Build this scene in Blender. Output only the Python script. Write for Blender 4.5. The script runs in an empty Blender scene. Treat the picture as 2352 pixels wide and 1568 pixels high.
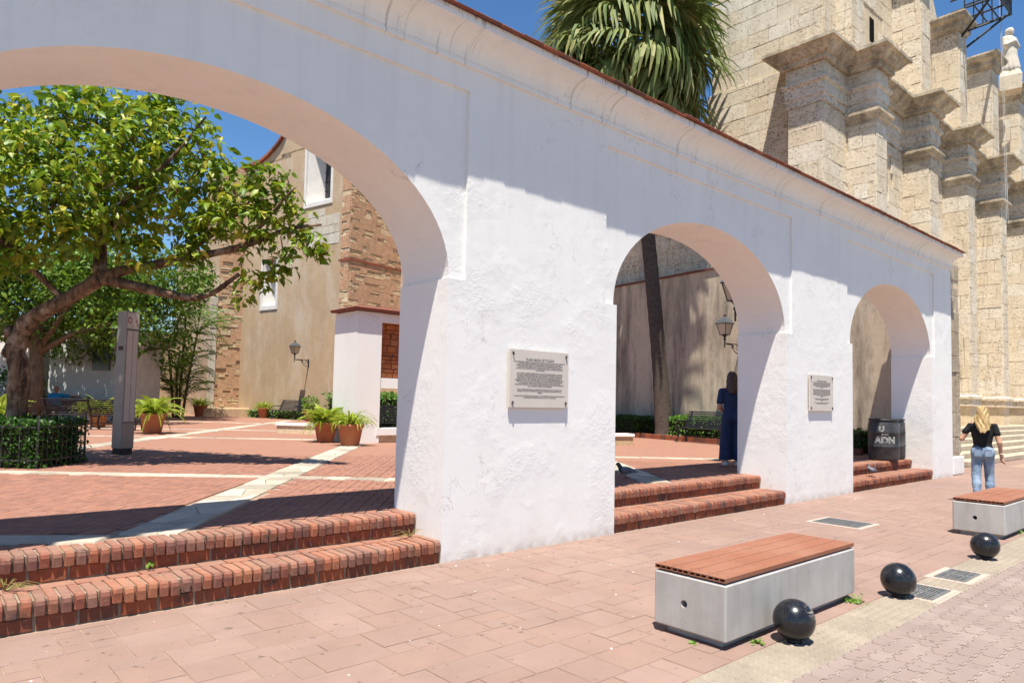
import bpy, math, random
import numpy as np
from mathutils import Vector, Matrix
RND = random.Random(11)
NPR = np.random.default_rng(5)
sc = bpy.context.scene
COL = sc.collection
PI = math.pi

# ---------------------------------------------------------------- camera
YAW, PITCH, ROLL = .7228, .0534, .0206
_fw = Vector((math.sin(YAW)*math.cos(PITCH), math.cos(YAW)*math.cos(PITCH), math.sin(PITCH)))
_r = Vector((math.cos(YAW), -math.sin(YAW), 0)); _u = _r.cross(_fw)
_r2 = _r*math.cos(ROLL)+_u*math.sin(ROLL); _u2 = -_r*math.sin(ROLL)+_u*math.cos(ROLL)
CAMPOS = Vector((0, -5.5878, 1.6))
cd = bpy.data.cameras.new('camera'); cam = bpy.data.objects.new('camera', cd); COL.objects.link(cam)
m = Matrix((_r2, _u2, -_fw)).transposed().to_4x4(); m.translation = CAMPOS
cam.matrix_world = m
cd.sensor_width = 36; cd.lens = 36*1593.11/2352; cd.shift_y = 50/2352
cd.clip_start = .05; cd.clip_end = 3000
sc.camera = cam

# ---------------------------------------------------------------- sky, sun, exposure
SUN = Vector((1.05, 1, -4.15)).normalized()          # the way the light travels
elev = math.asin(-SUN.z); az = math.atan2(-SUN.x, -SUN.y)   # azimuth of the sun from +Y towards +X
w = bpy.data.worlds.new('World'); sc.world = w; w.use_nodes = True
wn = w.node_tree; bg = wn.nodes['Background']
sky = wn.nodes.new('ShaderNodeTexSky'); sky.sky_type = 'NISHITA'; sky.sun_disc = False
sky.sun_elevation = elev; sky.sun_rotation = az
sky.air_density = 1.0; sky.dust_density = .0; sky.ozone_density = 4.5
hs = wn.nodes.new('ShaderNodeHueSaturation'); hs.inputs['Saturation'].default_value = 1.16
wn.links.new(sky.outputs[0], hs.inputs['Color']); wn.links.new(hs.outputs[0], bg.inputs[0]); bg.inputs[1].default_value = .084
ld = bpy.data.lights.new('sun', 'SUN'); ld.energy = 4.8; ld.angle = math.radians(.53); ld.color = (1, .955, .85)
sun = bpy.data.objects.new('sun', ld); COL.objects.link(sun)
sun.rotation_euler = SUN.to_track_quat('-Z', 'Y').to_euler(); sun.location = (0, -20, 40)
sc.view_settings.view_transform = 'Standard'; sc.view_settings.look = 'None'
sc.view_settings.exposure = .9; sc.view_settings.gamma = 1.0; sc.view_settings.use_curve_mapping = False
sc.render.engine = 'CYCLES'
sc.cycles.max_bounces = 8; sc.cycles.diffuse_bounces = 5; sc.cycles.glossy_bounces = 3
sc.cycles.transmission_bounces = 4; sc.cycles.transparent_max_bounces = 8
sc.cycles.use_denoising = True

# ---------------------------------------------------------------- mesh helpers
class MB:
    def __init__(s): s.V, s.F, s.M = [], [], []
    def add(s, vs, fs, mi=0):
        k = len(s.V); s.V.extend(tuple(v) for v in vs)
        for f in fs: s.F.append([i+k for i in f]); s.M.append(mi)
        return s
    def box(s, x0, x1, y0, y1, z0, z1, mi=0):
        v = [(x, y, z) for z in (z0, z1) for y in (y0, y1) for x in (x0, x1)]
        return s.add(v, [(0, 2, 3, 1), (4, 5, 7, 6), (0, 1, 5, 4), (1, 3, 7, 5), (3, 2, 6, 7), (2, 0, 4, 6)], mi)
    def obox(s, c, ax, ay, az, mi=0):
        c, ax, ay, az = map(Vector, (c, ax, ay, az))
        v = [c+ax*i+ay*j+az*k for k in (-.5, .5) for j in (-.5, .5) for i in (-.5, .5)]
        return s.add(v, [(0, 2, 3, 1), (4, 5, 7, 6), (0, 1, 5, 4), (1, 3, 7, 5), (3, 2, 6, 7), (2, 0, 4, 6)], mi)
    def tube(s, pts, rad, n=8, mi=0, cap=True):
        pts = [Vector(p) for p in pts]
        if not hasattr(rad, '__len__'): rad = [rad]*len(pts)
        rings = []; prev = None
        for i, p in enumerate(pts):
            t = (pts[min(i+1, len(pts)-1)]-pts[max(i-1, 0)]).normalized()
            if prev is None:
                a = Vector((0, 0, 1)) if abs(t.z) < .9 else Vector((1, 0, 0))
                u = t.cross(a).normalized()
            else:
                u = prev-t*prev.dot(t)
                u = u.normalized() if u.length > 1e-6 else t.orthogonal().normalized()
            prev = u; v = t.cross(u)
            rings.append([p+(u*math.cos(2*PI*k/n)+v*math.sin(2*PI*k/n))*rad[i] for k in range(n)])
        vs = [q for r in rings for q in r]; fs = []
        for i in range(len(pts)-1):
            for k in range(n):
                a, b = i*n+k, i*n+(k+1) % n; fs.append((a, b, b+n, a+n))
        if cap: fs.append(tuple(range(n-1, -1, -1))); fs.append(tuple(range((len(pts)-1)*n, len(pts)*n)))
        return s.add(vs, fs, mi)
    def lathe(s, prof, n=24, c=(0, 0, 0), mi=0):
        vs = []; fs = []
        for r, z in prof:
            for k in range(n): vs.append((c[0]+r*math.cos(2*PI*k/n), c[1]+r*math.sin(2*PI*k/n), c[2]+z))
        for i in range(len(prof)-1):
            for k in range(n):
                a, b = i*n+k, i*n+(k+1) % n; fs.append((a, b, b+n, a+n))
        if prof[0][0] > 1e-6: fs.append(tuple(range(n-1, -1, -1)))
        if prof[-1][0] > 1e-6: fs.append(tuple(range((len(prof)-1)*n, len(prof)*n)))
        return s.add(vs, fs, mi)
    def sweep(s, prof, path, closed=True, mi=0, caps=True):
        """profile points (d,z): d outward from the path; path: list of (x,y,nx,ny) mitre offsets"""
        n = len(prof); vs = []; fs = []
        for x, y, nx, ny in path:
            for d, z in prof: vs.append((x+nx*d, y+ny*d, z))
        for i in range(len(path)-1):
            for k in range(n if closed else n-1):
                a, b = i*n+k, i*n+(k+1) % n; fs.append((a, a+n, b+n, b))
        if caps and closed: fs.append(tuple(range(n))); fs.append(tuple(range((len(path)-1)*n+n-1, (len(path)-1)*n-1, -1)))
        return s.add(vs, fs, mi)
    def prism(s, poly, z0, z1, mi=0):
        n = len(poly)
        vs = [(x, y, z0) for x, y in poly]+[(x, y, z1) for x, y in poly]
        fs = [tuple(range(n-1, -1, -1)), tuple(range(n, 2*n))]+[(i, (i+1) % n, n+(i+1) % n, n+i) for i in range(n)]
        return s.add(vs, fs, mi)
    def mesh(s, name, mats, smooth=False):
        me = bpy.data.meshes.new(name); me.from_pydata(s.V, [], s.F)
        for mm in (mats if isinstance(mats, (list, tuple)) else [mats]): me.materials.append(mm)
        if any(s.M): me.polygons.foreach_set('material_index', s.M)
        if smooth: me.polygons.foreach_set('use_smooth', [True]*len(s.F))
        me.update(); return me
    def build(s, name, mats, parent=None, smooth=False):
        return link(name, s.mesh(name, mats, smooth), parent)
def link(name, me, parent=None, loc=None, rot=None, scale=None):
    o = bpy.data.objects.new(name, me); COL.objects.link(o)
    if parent is not None: o.parent = parent
    if loc is not None: o.location = loc
    if rot is not None: o.rotation_euler = rot
    if scale is not None: o.scale = scale if hasattr(scale, '__len__') else (scale,)*3
    return o
def tag(o, label=None, cat=None, group=None, kind=None):
    if label: o['label'] = label
    if cat: o['category'] = cat
    if group: o['group'] = group
    if kind: o['kind'] = kind
    return o
def thing(name, label, cat, loc=(0, 0, 0), rz=0, group=None):
    o = link(name, None, None, loc, (0, 0, rz)); return tag(o, label, cat, group, 'thing')
def cbox(sx, sy, sz, b):
    """chamfered box about the origin"""
    h = (sx/2, sy/2, sz/2); V = []; idx = {}
    for cx in (-1, 1):
        for cy in (-1, 1):
            for cz in (-1, 1):
                s = (cx, cy, cz)
                for a in range(3):
                    idx[s, a] = len(V); V.append(tuple(s[i]*(h[i]-(0 if i == a else b)) for i in range(3)))
    F = []
    for a in range(3):
        o1, o2 = [i for i in range(3) if i != a]
        for sg in (-1, 1):
            q = []
            for p1, p2 in ((-1, -1), (1, -1), (1, 1), (-1, 1)):
                c = [0, 0, 0]; c[a] = sg; c[o1] = p1; c[o2] = p2; q.append(idx[tuple(c), a])
            F.append(q)
    for a in range(3):
        for bb in range(a+1, 3):
            c3 = 3-a-bb
            for sa in (-1, 1):
                for sb in (-1, 1):
                    c = [0, 0, 0]; c[a] = sa; c[bb] = sb; c[c3] = -1; c0 = tuple(c); c[c3] = 1; c1 = tuple(c)
                    F.append([idx[c0, a], idx[c1, a], idx[c1, bb], idx[c0, bb]])
    for cx in (-1, 1):
        for cy in (-1, 1):
            for cz in (-1, 1): F.append([idx[(cx, cy, cz), a] for a in range(3)])
    out = []
    for f in F:
        p = [Vector(V[i]) for i in f]; n = (p[1]-p[0]).cross(p[2]-p[0]); c = sum(p, Vector())/len(p)
        out.append(f if n.dot(c) > 0 else f[::-1])
    return V, out
def cmesh(name, sx, sy, sz, b, mat, jit=0, off=(0, 0, 0), seed=0):
    r = random.Random(seed); V, F = cbox(sx, sy, sz, b)
    V = [(x+off[0]+r.uniform(-jit, jit), y+off[1]+r.uniform(-jit, jit), z+off[2]+r.uniform(-jit, jit)) for x, y, z in V]
    mb = MB(); mb.add(V, F); return mb.mesh(name, mat)
def fastmesh(name, verts, faces, mat, smooth=False, matidx=None):
    verts = np.asarray(verts, np.float32); me = bpy.data.meshes.new(name)
    faces = [np.asarray(f) for f in (faces if isinstance(faces, list) else [faces])]
    faces = [f for f in faces if len(f)]
    me.vertices.add(len(verts)); me.vertices.foreach_set('co', verts.ravel())
    tot = sum(f.size for f in faces); npoly = sum(len(f) for f in faces)
    me.loops.add(tot); me.loops.foreach_set('vertex_index', np.concatenate([f.ravel() for f in faces]).astype(np.int32))
    st = []; s = 0
    for f in faces:
        k = f.shape[1]; st.append(np.arange(len(f))*k+s); s += f.size
    me.polygons.add(npoly); me.polygons.foreach_set('loop_start', np.concatenate(st).astype(np.int32))
    if smooth: me.polygons.foreach_set('use_smooth', np.ones(npoly, bool))
    for mm in (mat if isinstance(mat, (list, tuple)) else [mat]): me.materials.append(mm)
    if matidx is not None: me.polygons.foreach_set('material_index', np.asarray(matidx, np.int32))
    me.update(); me.validate(); return me
def rotmats(n, yaw, pitch, roll):
    cy, sy, cp, sp, cr, sr = np.cos(yaw), np.sin(yaw), np.cos(pitch), np.sin(pitch), np.cos(roll), np.sin(roll)
    z, o = np.zeros(n), np.ones(n)
    A = np.stack([np.stack([cy, -sy, z], -1), np.stack([sy, cy, z], -1), np.stack([z, z, o], -1)], 1)
    B = np.stack([np.stack([cp, z, sp], -1), np.stack([z, o, z], -1), np.stack([-sp, z, cp], -1)], 1)
    C = np.stack([np.stack([o, z, z], -1), np.stack([z, cr, -sr], -1), np.stack([z, sr, cr], -1)], 1)
    return A@B@C
LEAF_V = np.array([(0, 0, 0), (.34, 0, -.02), (.7, 0, -.06), (1, 0, -.2), (.3, .23, .06), (.66, .19, .02), (.3, -.23, .06), (.66, -.19, .02)])
LEAF_Q = np.array([(1, 2, 5, 4), (2, 1, 6, 7)]); LEAF_T = np.array([(0, 1, 4), (2, 3, 5), (1, 0, 6), (3, 2, 7)])
def leaves(P, yaw, pitch, roll, size, width=1.0):
    """one folded leaf per point: world vertices and faces"""
    n = len(P); M = rotmats(n, yaw, pitch, roll)
    base = LEAF_V*np.array([1, width, 1])
    V = np.einsum('nij,vj->nvi', M, base)*np.asarray(size).reshape(-1, 1, 1)+P[:, None, :]
    k = (np.arange(n)*8)[:, None, None]
    return V.reshape(-1, 3), [(LEAF_Q[None]+k).reshape(-1, 4), (LEAF_T[None]+k).reshape(-1, 3)]

# ---------------------------------------------------------------- smooth bodies: surface nets over a distance field
def d_cap(P, a, b, ra, rb):
    a, b = np.array(a, float), np.array(b, float); ab = b-a
    t = np.clip(((P-a)@ab)/max(ab@ab, 1e-9), 0, 1)
    return np.linalg.norm(P-(a+t[..., None]*ab), axis=-1)-(ra+(rb-ra)*t)
def d_ell(P, c, r, M=None):
    q = P-np.array(c, float)
    if M is not None: q = q@np.array(M)
    q = q/np.array(r, float); k = np.linalg.norm(q, axis=-1)
    return (k-1)*min(r)
def smin(a, b, k):
    h = np.clip(.5+.5*(b-a)/k, 0, 1); return b+(a-b)*h-k*h*(1-h)
def field(prims, k=.03):
    def f(P):
        d = None
        for p in prims:
            e = d_cap(P, *p[1:5]) if p[0] == 'c' else d_ell(P, *p[1:])
            d = e if d is None else smin(d, e, k)
        return d
    return f
def nets(f, lo, hi, h):
    """naive surface nets, the field sampled only near the surface"""
    lo, hi = np.array(lo, float), np.array(hi, float); C = 4; nc = np.ceil((hi-lo)/(h*C)).astype(int)
    g = [lo[i]+(np.arange(nc[i])+.5)*h*C for i in range(3)]
    Dc = f(np.stack(np.meshgrid(*g, indexing='ij'), -1)); nearc = np.abs(Dc) < h*C*1.35+.02
    n = nc*C; up = lambda A: A.repeat(C, 0).repeat(C, 1).repeat(C, 2)
    D = up(np.where(Dc < 0, -1., 1.)); mk = np.argwhere(up(nearc)); D[tuple(mk.T)] = f(mk*h+lo); s = D < 0
    cs = np.zeros(n-1, np.int8)
    for i in (0, 1):
        for j in (0, 1):
            for k in (0, 1): cs += s[i:n[0]-1+i, j:n[1]-1+j, k:n[2]-1+k]
    A = np.argwhere((cs > 0) & (cs < 8)); acc = np.zeros((len(A), 3)); cnt = np.zeros(len(A))
    for ax in range(3):
        oth = [i for i in range(3) if i != ax]
        for u in (0, 1):
            for v in (0, 1):
                o0 = np.zeros(3, int); o0[oth[0]] = u; o0[oth[1]] = v; o1 = o0.copy(); o1[ax] = 1
                a, b = D[tuple((A+o0).T)], D[tuple((A+o1).T)]; c = (a < 0) != (b < 0); t = np.where(c, a/np.where(c, a-b, 1), 0)
                off = np.tile(o0.astype(float), (len(A), 1)); off[:, ax] = t; acc += off*c[:, None]; cnt += c
    V = (acc/cnt[:, None]+A)*h+lo
    idx = -np.ones(tuple(n-1), int); idx[tuple(A.T)] = np.arange(len(A)); F = []
    for ax in range(3):
        o1, o2 = (ax+1) % 3, (ax+2) % 3
        S_ = np.moveaxis(s, (ax, o1, o2), (0, 1, 2)); I = np.moveaxis(idx, (ax, o1, o2), (0, 1, 2))
        a, b = S_[:-1, 1:-1, 1:-1], S_[1:, 1:-1, 1:-1]
        q = [I[:, :-1, :-1], I[:, 1:, :-1], I[:, 1:, 1:], I[:, :-1, 1:]]
        for cond, order in (((a & ~b), (0, 1, 2, 3)), ((~a & b), (3, 2, 1, 0))):
            w_ = np.argwhere(cond)
            if len(w_): F.append(np.stack([q[o][w_[:, 0], w_[:, 1], w_[:, 2]] for o in order], -1))
    return V, np.concatenate(F)
def netmesh(name, prims, lo, hi, h, mat, k=.03, f=None):
    V, F = nets(f or field(prims, k), lo, hi, h); return fastmesh(name, V, F, mat, True)

# ---------------------------------------------------------------- material helpers
def nd(nt, typ, attrs=None, **kw):
    n = nt.nodes.new('ShaderNode'+typ)
    for k, v in (attrs or {}).items(): setattr(n, k, v)
    for k, v in kw.items():
        s = n.inputs[int(k[1:])] if k[0] == 'i' and k[1:].isdigit() else n.inputs[k.replace('_', ' ')]
        if isinstance(v, bpy.types.NodeSocket): nt.links.new(v, s)
        elif isinstance(v, bpy.types.Node): nt.links.new(v.outputs[0], s)
        else:
            if s.type == 'RGBA' and hasattr(v, '__len__') and len(v) == 3: v = (*v, 1)
            s.default_value = v
    return n
def newmat(name, rough=.85, spec=.3):
    m = bpy.data.materials.new(name); m.use_nodes = True
    b = m.node_tree.nodes['Principled BSDF']; b.inputs['Roughness'].default_value = rough
    b.inputs['Specular IOR Level'].default_value = spec
    return m, m.node_tree, b
def mixc(nt, fac, a, b, typ='MIX'):
    n = nt.nodes.new('ShaderNodeMix'); n.data_type = 'RGBA'; n.blend_type = typ
    for s, v in ((n.inputs[0], fac), (n.inputs[6], a), (n.inputs[7], b)):
        if isinstance(v, (bpy.types.Node, bpy.types.NodeSocket)): nt.links.new(v.outputs[0] if isinstance(v, bpy.types.Node) else v, s)
        else: s.default_value = v if s.type != 'RGBA' or len(v) == 4 else (*v, 1)
    return n.outputs[2]
def ramp(nt, fac, stops):
    n = nt.nodes.new('ShaderNodeValToRGB'); e = n.color_ramp.elements
    while len(e) < len(stops): e.new(.5)
    for el, (p, c) in zip(e, stops):
        el.position = p; el.color = (c, c, c, 1) if not hasattr(c, '__len__') else (*c, 1)
    nt.links.new(fac.outputs[0] if isinstance(fac, bpy.types.Node) else fac, n.inputs[0]); return n.outputs[0]
def pos(nt): return nt.nodes.new('ShaderNodeNewGeometry').outputs['Position']
def mapping(nt, v, scale=(1, 1, 1), rot=(0, 0, 0), loc=(0, 0, 0)):
    return nd(nt, 'Mapping', Vector=v, Scale=scale, Rotation=rot, Location=loc).outputs[0]
def noise(nt, v, scale, detail=4, rough=.6, dist=0):
    return nd(nt, 'TexNoise', Vector=v, Scale=scale, Detail=detail, Roughness=rough, Distortion=dist).outputs[0]
def math_(nt, op, a, b=0.0):
    return nd(nt, 'Math', {'operation': op}, i0=a, i1=b).outputs[0]
def rnd(nt):
    """0..1, one value for each object and each loose piece"""
    a = nt.nodes.new('ShaderNodeObjectInfo').outputs['Random']; b = nt.nodes.new('ShaderNodeNewGeometry').outputs['Random Per Island']
    return math_(nt, 'FRACT', math_(nt, 'ADD', a, b))
def bump(nt, b, h, strength=.5, dist=.01, prev=None):
    n = nd(nt, 'Bump', Height=h, Strength=strength, Distance=dist)
    if prev is not None: nt.links.new(prev, n.inputs['Normal'])
    if b is not None: nt.links.new(n.outputs[0], b.inputs['Normal'])
    return n.outputs[0]
def simple(name, c1, c2=None, scale=6, rough=.8, spec=.3, bs=0, bd=.004, bscale=60, per=0, metal=0, detail=5, stretch=(1, 1, 1)):
    """two-tone noise colour, optional piece-to-piece variation and fine relief"""
    m, nt, b = newmat(name, rough, spec); p = mapping(nt, pos(nt), stretch)
    c2 = c2 or tuple(x*.8 for x in c1)
    col = mixc(nt, ramp(nt, noise(nt, p, scale, detail), [(.3, 0), (.7, 1)]), c1, c2)
    if per:
        r = rnd(nt); v = math_(nt, 'ADD', math_(nt, 'MULTIPLY', r, 2*per), 1-per)
        col = mixc(nt, 1.0, col, nd(nt, 'CombineColor', i0=v, i1=v, i2=v).outputs[0], 'MULTIPLY')
    nt.links.new(col, b.inputs['Base Color']); b.inputs['Metallic'].default_value = metal
    if bs: bump(nt, b, noise(nt, p, bscale, 6, .65), bs, bd)
    return m
# ---------------------------------------------------------------- materials
def m_stucco(name, base=(.80, .772, .742), relief=1.0, streaks=False):
    m, nt, b = newmat(name, .75, .25); p = pos(nt)
    big = noise(nt, p, .9, 3); fine = noise(nt, p, 9, 7, .6)
    col = mixc(nt, ramp(nt, big, [(.3, 0), (.75, 1)]), base, tuple(x*.94 for x in base))
    spot = ramp(nt, noise(nt, p, 3.1, 9, .72), [(.68, 0), (.74, 1)])
    col = mixc(nt, math_(nt, 'MULTIPLY', spot, .22), col, (.5, .45, .40))
    low = nd(nt, 'SeparateXYZ', i0=p).outputs[2]
    gr = math_(nt, 'MULTIPLY', ramp(nt, low, [(.0, 1), (.12, 0)]), ramp(nt, noise(nt, p, 6, 6), [(.35, 0), (.7, 1)]))
    col = mixc(nt, math_(nt, 'MULTIPLY', gr, .75), col, (.30, .23, .17))
    drip = math_(nt, 'MULTIPLY', ramp(nt, noise(nt, mapping(nt, p, (1, 1, .05)), 5.5, 6, .65), [(.50, 0), (.70, 1)]), ramp(nt, math_(nt, 'DIVIDE', low, 6.0), [(.35, 0), (.80, 1)]))
    col = mixc(nt, math_(nt, 'MULTIPLY', drip, .16), col, (.42, .39, .40))
    splash = math_(nt, 'MULTIPLY', ramp(nt, low, [(.02, 1), (.75, 0)]), ramp(nt, noise(nt, mapping(nt, p, (1, 1, .6)), 3.5, 8, .7), [(.42, 0), (.7, 1)]))
    col = mixc(nt, math_(nt, 'MULTIPLY', splash, .34), col, (.52, .43, .36))
    ck = math_(nt, 'ABSOLUTE', math_(nt, 'SUBTRACT', noise(nt, mapping(nt, p, (1.2, 1, .8), (.2, .3, 0)), 1.25, 6, .6, .3), .5))
    crack = math_(nt, 'MULTIPLY', ramp(nt, ck, [(.0, 1), (.0035, 0)]), ramp(nt, noise(nt, p, .75, 2), [(.55, 0), (.6, 1)]))
    col = mixc(nt, math_(nt, 'MULTIPLY', crack, .55), col, (.30, .27, .26))
    chip = ramp(nt, noise(nt, mapping(nt, p, (1, 1, 1), (0, 0, 0), (3.3, 0, 1.7)), 1.7, 10, .78), [(.735, 0), (.75, 1)])
    col = mixc(nt, math_(nt, 'MULTIPLY', chip, .5), col, (.42, .38, .36))
    if streaks:
        q = mapping(nt, p, (1, .04, .04)); st = noise(nt, q, 26, 3, .5); ms = noise(nt, mapping(nt, p, (1, .2, .2)), 1.1, 2)
        f = math_(nt, 'MULTIPLY', ramp(nt, st, [(.60, 0), (.63, 1)]), ramp(nt, ms, [(.42, 0), (.6, 1)]))
        up = ramp(nt, low, [(5.05/6, 0), (5.08/6, 1)])
        sc_ = math_(nt, 'DIVIDE', low, 6.0)
        lip = ramp(nt, sc_, [(5.05/6, .55), (5.30/6, .32), (5.31/6, .2), (5.36/6, .8)])
        col = mixc(nt, math_(nt, 'MULTIPLY', f, lip), col, (.20, .16, .15))
        mould = math_(nt, 'MULTIPLY', ramp(nt, sc_, [(5.335/6, 0), (5.385/6, 1)]), ramp(nt, noise(nt, mapping(nt, p, (1, .3, .5)), 7, 8, .75), [(.5, 0), (.62, 1)]))
        col = mixc(nt, math_(nt, 'MULTIPLY', mould, .8), col, (.07, .055, .05))
    nt.links.new(col, b.inputs['Base Color'])
    if relief:
        a = noise(nt, p, 2.4, 9, .62, .4); c = noise(nt, p, 24, 8, .7)
        rg = ramp(nt, noise(nt, p, 1.3, 3), [(.47, .03), (.64, 1.15)])
        h = math_(nt, 'ADD', math_(nt, 'MULTIPLY', a, .42), math_(nt, 'MULTIPLY', math_(nt, 'MULTIPLY', c, rg), .62))
        h = math_(nt, 'SUBTRACT', h, math_(nt, 'MULTIPLY', chip, .18))
        bump(nt, b, h, .34*relief, .035)
    return m
STUCCO = m_stucco('white_stucco')
STUCCO_CORN = m_stucco('white_cornice_stucco', relief=.12, streaks=True)
STUCCO_SMOOTH = m_stucco('white_smooth_stucco', relief=.18)

def m_brick(name, cols, stain=.5, bs=.6, top=0):
    m, nt, b = newmat(name, .88, .2); p = pos(nt); r = rnd(nt)
    n = len(cols); col = ramp(nt, r, [((i+.5)/n, c) for i, c in enumerate(cols)])
    g = noise(nt, p, 14, 8, .7)
    col = mixc(nt, math_(nt, 'MULTIPLY', ramp(nt, g, [(.35, 0), (.75, 1)]), .5), col, tuple(x*.62 for x in cols[0]))
    s = ramp(nt, noise(nt, p, 5, 8, .7), [(.52, 0), (.68, 1)])
    col = mixc(nt, math_(nt, 'MULTIPLY', s, stain), col, (.055, .045, .04))
    dust = ramp(nt, noise(nt, p, 33, 5, .7), [(.58, 0), (.75, 1)])
    col = mixc(nt, math_(nt, 'MULTIPLY', dust, .35), col, (.5, .4, .31))
    if top:
        nz = nd(nt, 'SeparateXYZ', i0=nt.nodes.new('ShaderNodeNewGeometry').outputs['True Normal']).outputs[2]
        f = math_(nt, 'MULTIPLY', ramp(nt, nz, [(.75, 0), (.95, 1)]), ramp(nt, noise(nt, p, 9, 6, .7), [(.25, .35), (.7, 1)]))
        col = mixc(nt, math_(nt, 'MULTIPLY', f, top), col, (.40, .25, .18))
    nt.links.new(col, b.inputs['Base Color']); bump(nt, b, g, bs, .006); return m
NOSE = m_brick('worn_step_brick', [(.30, .105, .06), (.21, .08, .058), (.33, .13, .07), (.17, .08, .068), (.31, .10, .052), (.25, .125, .09), (.13, .06, .05), (.22, .07, .045)], .78, .9, .5)
RISER = m_brick('riser_brick', [(.30, .085, .04), (.22, .07, .04), (.34, .10, .045), (.15, .06, .04)], .85)
PAVEBRICK = m_brick('plaza_brick', [(.31, .145, .10), (.27, .13, .093), (.335, .165, .115), (.235, .12, .09), (.30, .15, .112)], .3, .4)
MORTAR = simple('joint_mortar', (.38, .29, .21), (.20, .15, .11), 9, .95, .1, .6, .006, 80)
SANDJOINT = simple('sandy_joint', (.37, .27, .20), (.25, .175, .135), 14, .95, .1, .5, .004, 120)
GREYJOINT = simple('pale_joint', (.44, .385, .315), (.36, .31, .255), 14, .95, .1, .5, .004, 120)
LIMESTONE = simple('white_paving_stone', (.46, .405, .325), (.33, .285, .225), 5, .85, .2, .5, .006, 40, .26)

def m_tile(name, c1, c2, c3):
    m, nt, b = newmat(name, .8, .25); p = pos(nt); r = rnd(nt)
    col = ramp(nt, r, [(.15, c1), (.5, c2), (.85, c3)])
    col = mixc(nt, math_(nt, 'MULTIPLY', ramp(nt, noise(nt, p, 1.3, 8, .72), [(.35, 0), (.68, 1)]), .6), col, tuple(x*.74 for x in c2))
    col = mixc(nt, math_(nt, 'MULTIPLY', ramp(nt, noise(nt, p, 70, 4, .7), [(.5, 0), (.75, 1)]), .22), col, tuple(x*.6 for x in c2))
    sp = ramp(nt, noise(nt, p, 11, 3, .5), [(.66, 0), (.70, 1)])
    col = mixc(nt, math_(nt, 'MULTIPLY', sp, .7), col, (.10, .075, .065))
    wp = ramp(nt, noise(nt, mapping(nt, p, (1, 1, 1), (0, 0, 0), (9, 4, 0)), 15, 2, .4), [(.765, 0), (.775, 1)])
    col = mixc(nt, wp, col, (.75, .72, .68))
    nt.links.new(col, b.inputs['Base Color']); bump(nt, b, noise(nt, p, 90, 6, .7), .25, .003); return m
TILE = m_tile('pink_pavement_tile', (.292, .186, .147), (.280, .186, .152), (.306, .203, .166))
PAVER = m_tile('wavy_paver', (.285, .215, .185), (.265, .20, .178), (.31, .24, .21))
TACT = simple('dotted_concrete', (.32, .265, .205), (.25, .205, .16), 3, .9, .2, .4, .004, 60, .08)
CONCRETE = None
def m_concrete():
    m, nt, b = newmat('smooth_concrete', .62, .35); p = pos(nt)
    col = mixc(nt, ramp(nt, noise(nt, p, 2.2, 6, .6), [(.3, 0), (.7, 1)]), (.46, .435, .41), (.34, .32, .30))
    col = mixc(nt, math_(nt, 'MULTIPLY', ramp(nt, noise(nt, mapping(nt, p, (1, 1, .12)), 9, 5), [(.42, 0), (.72, 1)]), .45), col, (.27, .24, .215))
    h = ramp(nt, noise(nt, p, 30, 2, .4), [(.76, 0), (.775, 1)]); col = mixc(nt, math_(nt, 'MULTIPLY', h, .8), col, (.08, .07, .065))
    nt.links.new(col, b.inputs['Base Color']); bump(nt, b, noise(nt, p, 60, 5), .12, .003); return m
CONCRETE = m_concrete()
GROUND = simple('far_ground', (.10, .085, .07), (.07, .06, .05), .3, .95)

# ---------------------------------------------------------------- ground, street, pavement
g = MB(); g.add([(-300, -300, -.14), (300, -300, -.14), (300, 300, -.14), (-300, 300, -.14)], [(0, 1, 2, 3)])
tag(g.build('ground', GROUND), kind='structure')
side = MB().box(-8, 60, -3.2, .05, -.12, -.006); SIDE = tag(side.build('sidewalk', SANDJOINT), kind='structure')
road = MB().box(-8, 60, -9.5, -3.6, -.12, -.006); road = MB().box(-8, 60, -9.5, -3.6, -.12, -.0045); ROAD = tag(road.build('road', GREYJOINT), kind='structure')
tb = MB().box(-8, 60, -3.6, -3.2, -.13, -.005); TSTRIP = tag(tb.build('tactile_strip', SANDJOINT), kind='structure')
ext = MB().box(19.25, 60, .052, .62, -.12, -.0015); ext.build('paving_extension', TILE, SIDE)
def near(p): return math.hypot(p[0]-0, p[1]+5.59)
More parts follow.
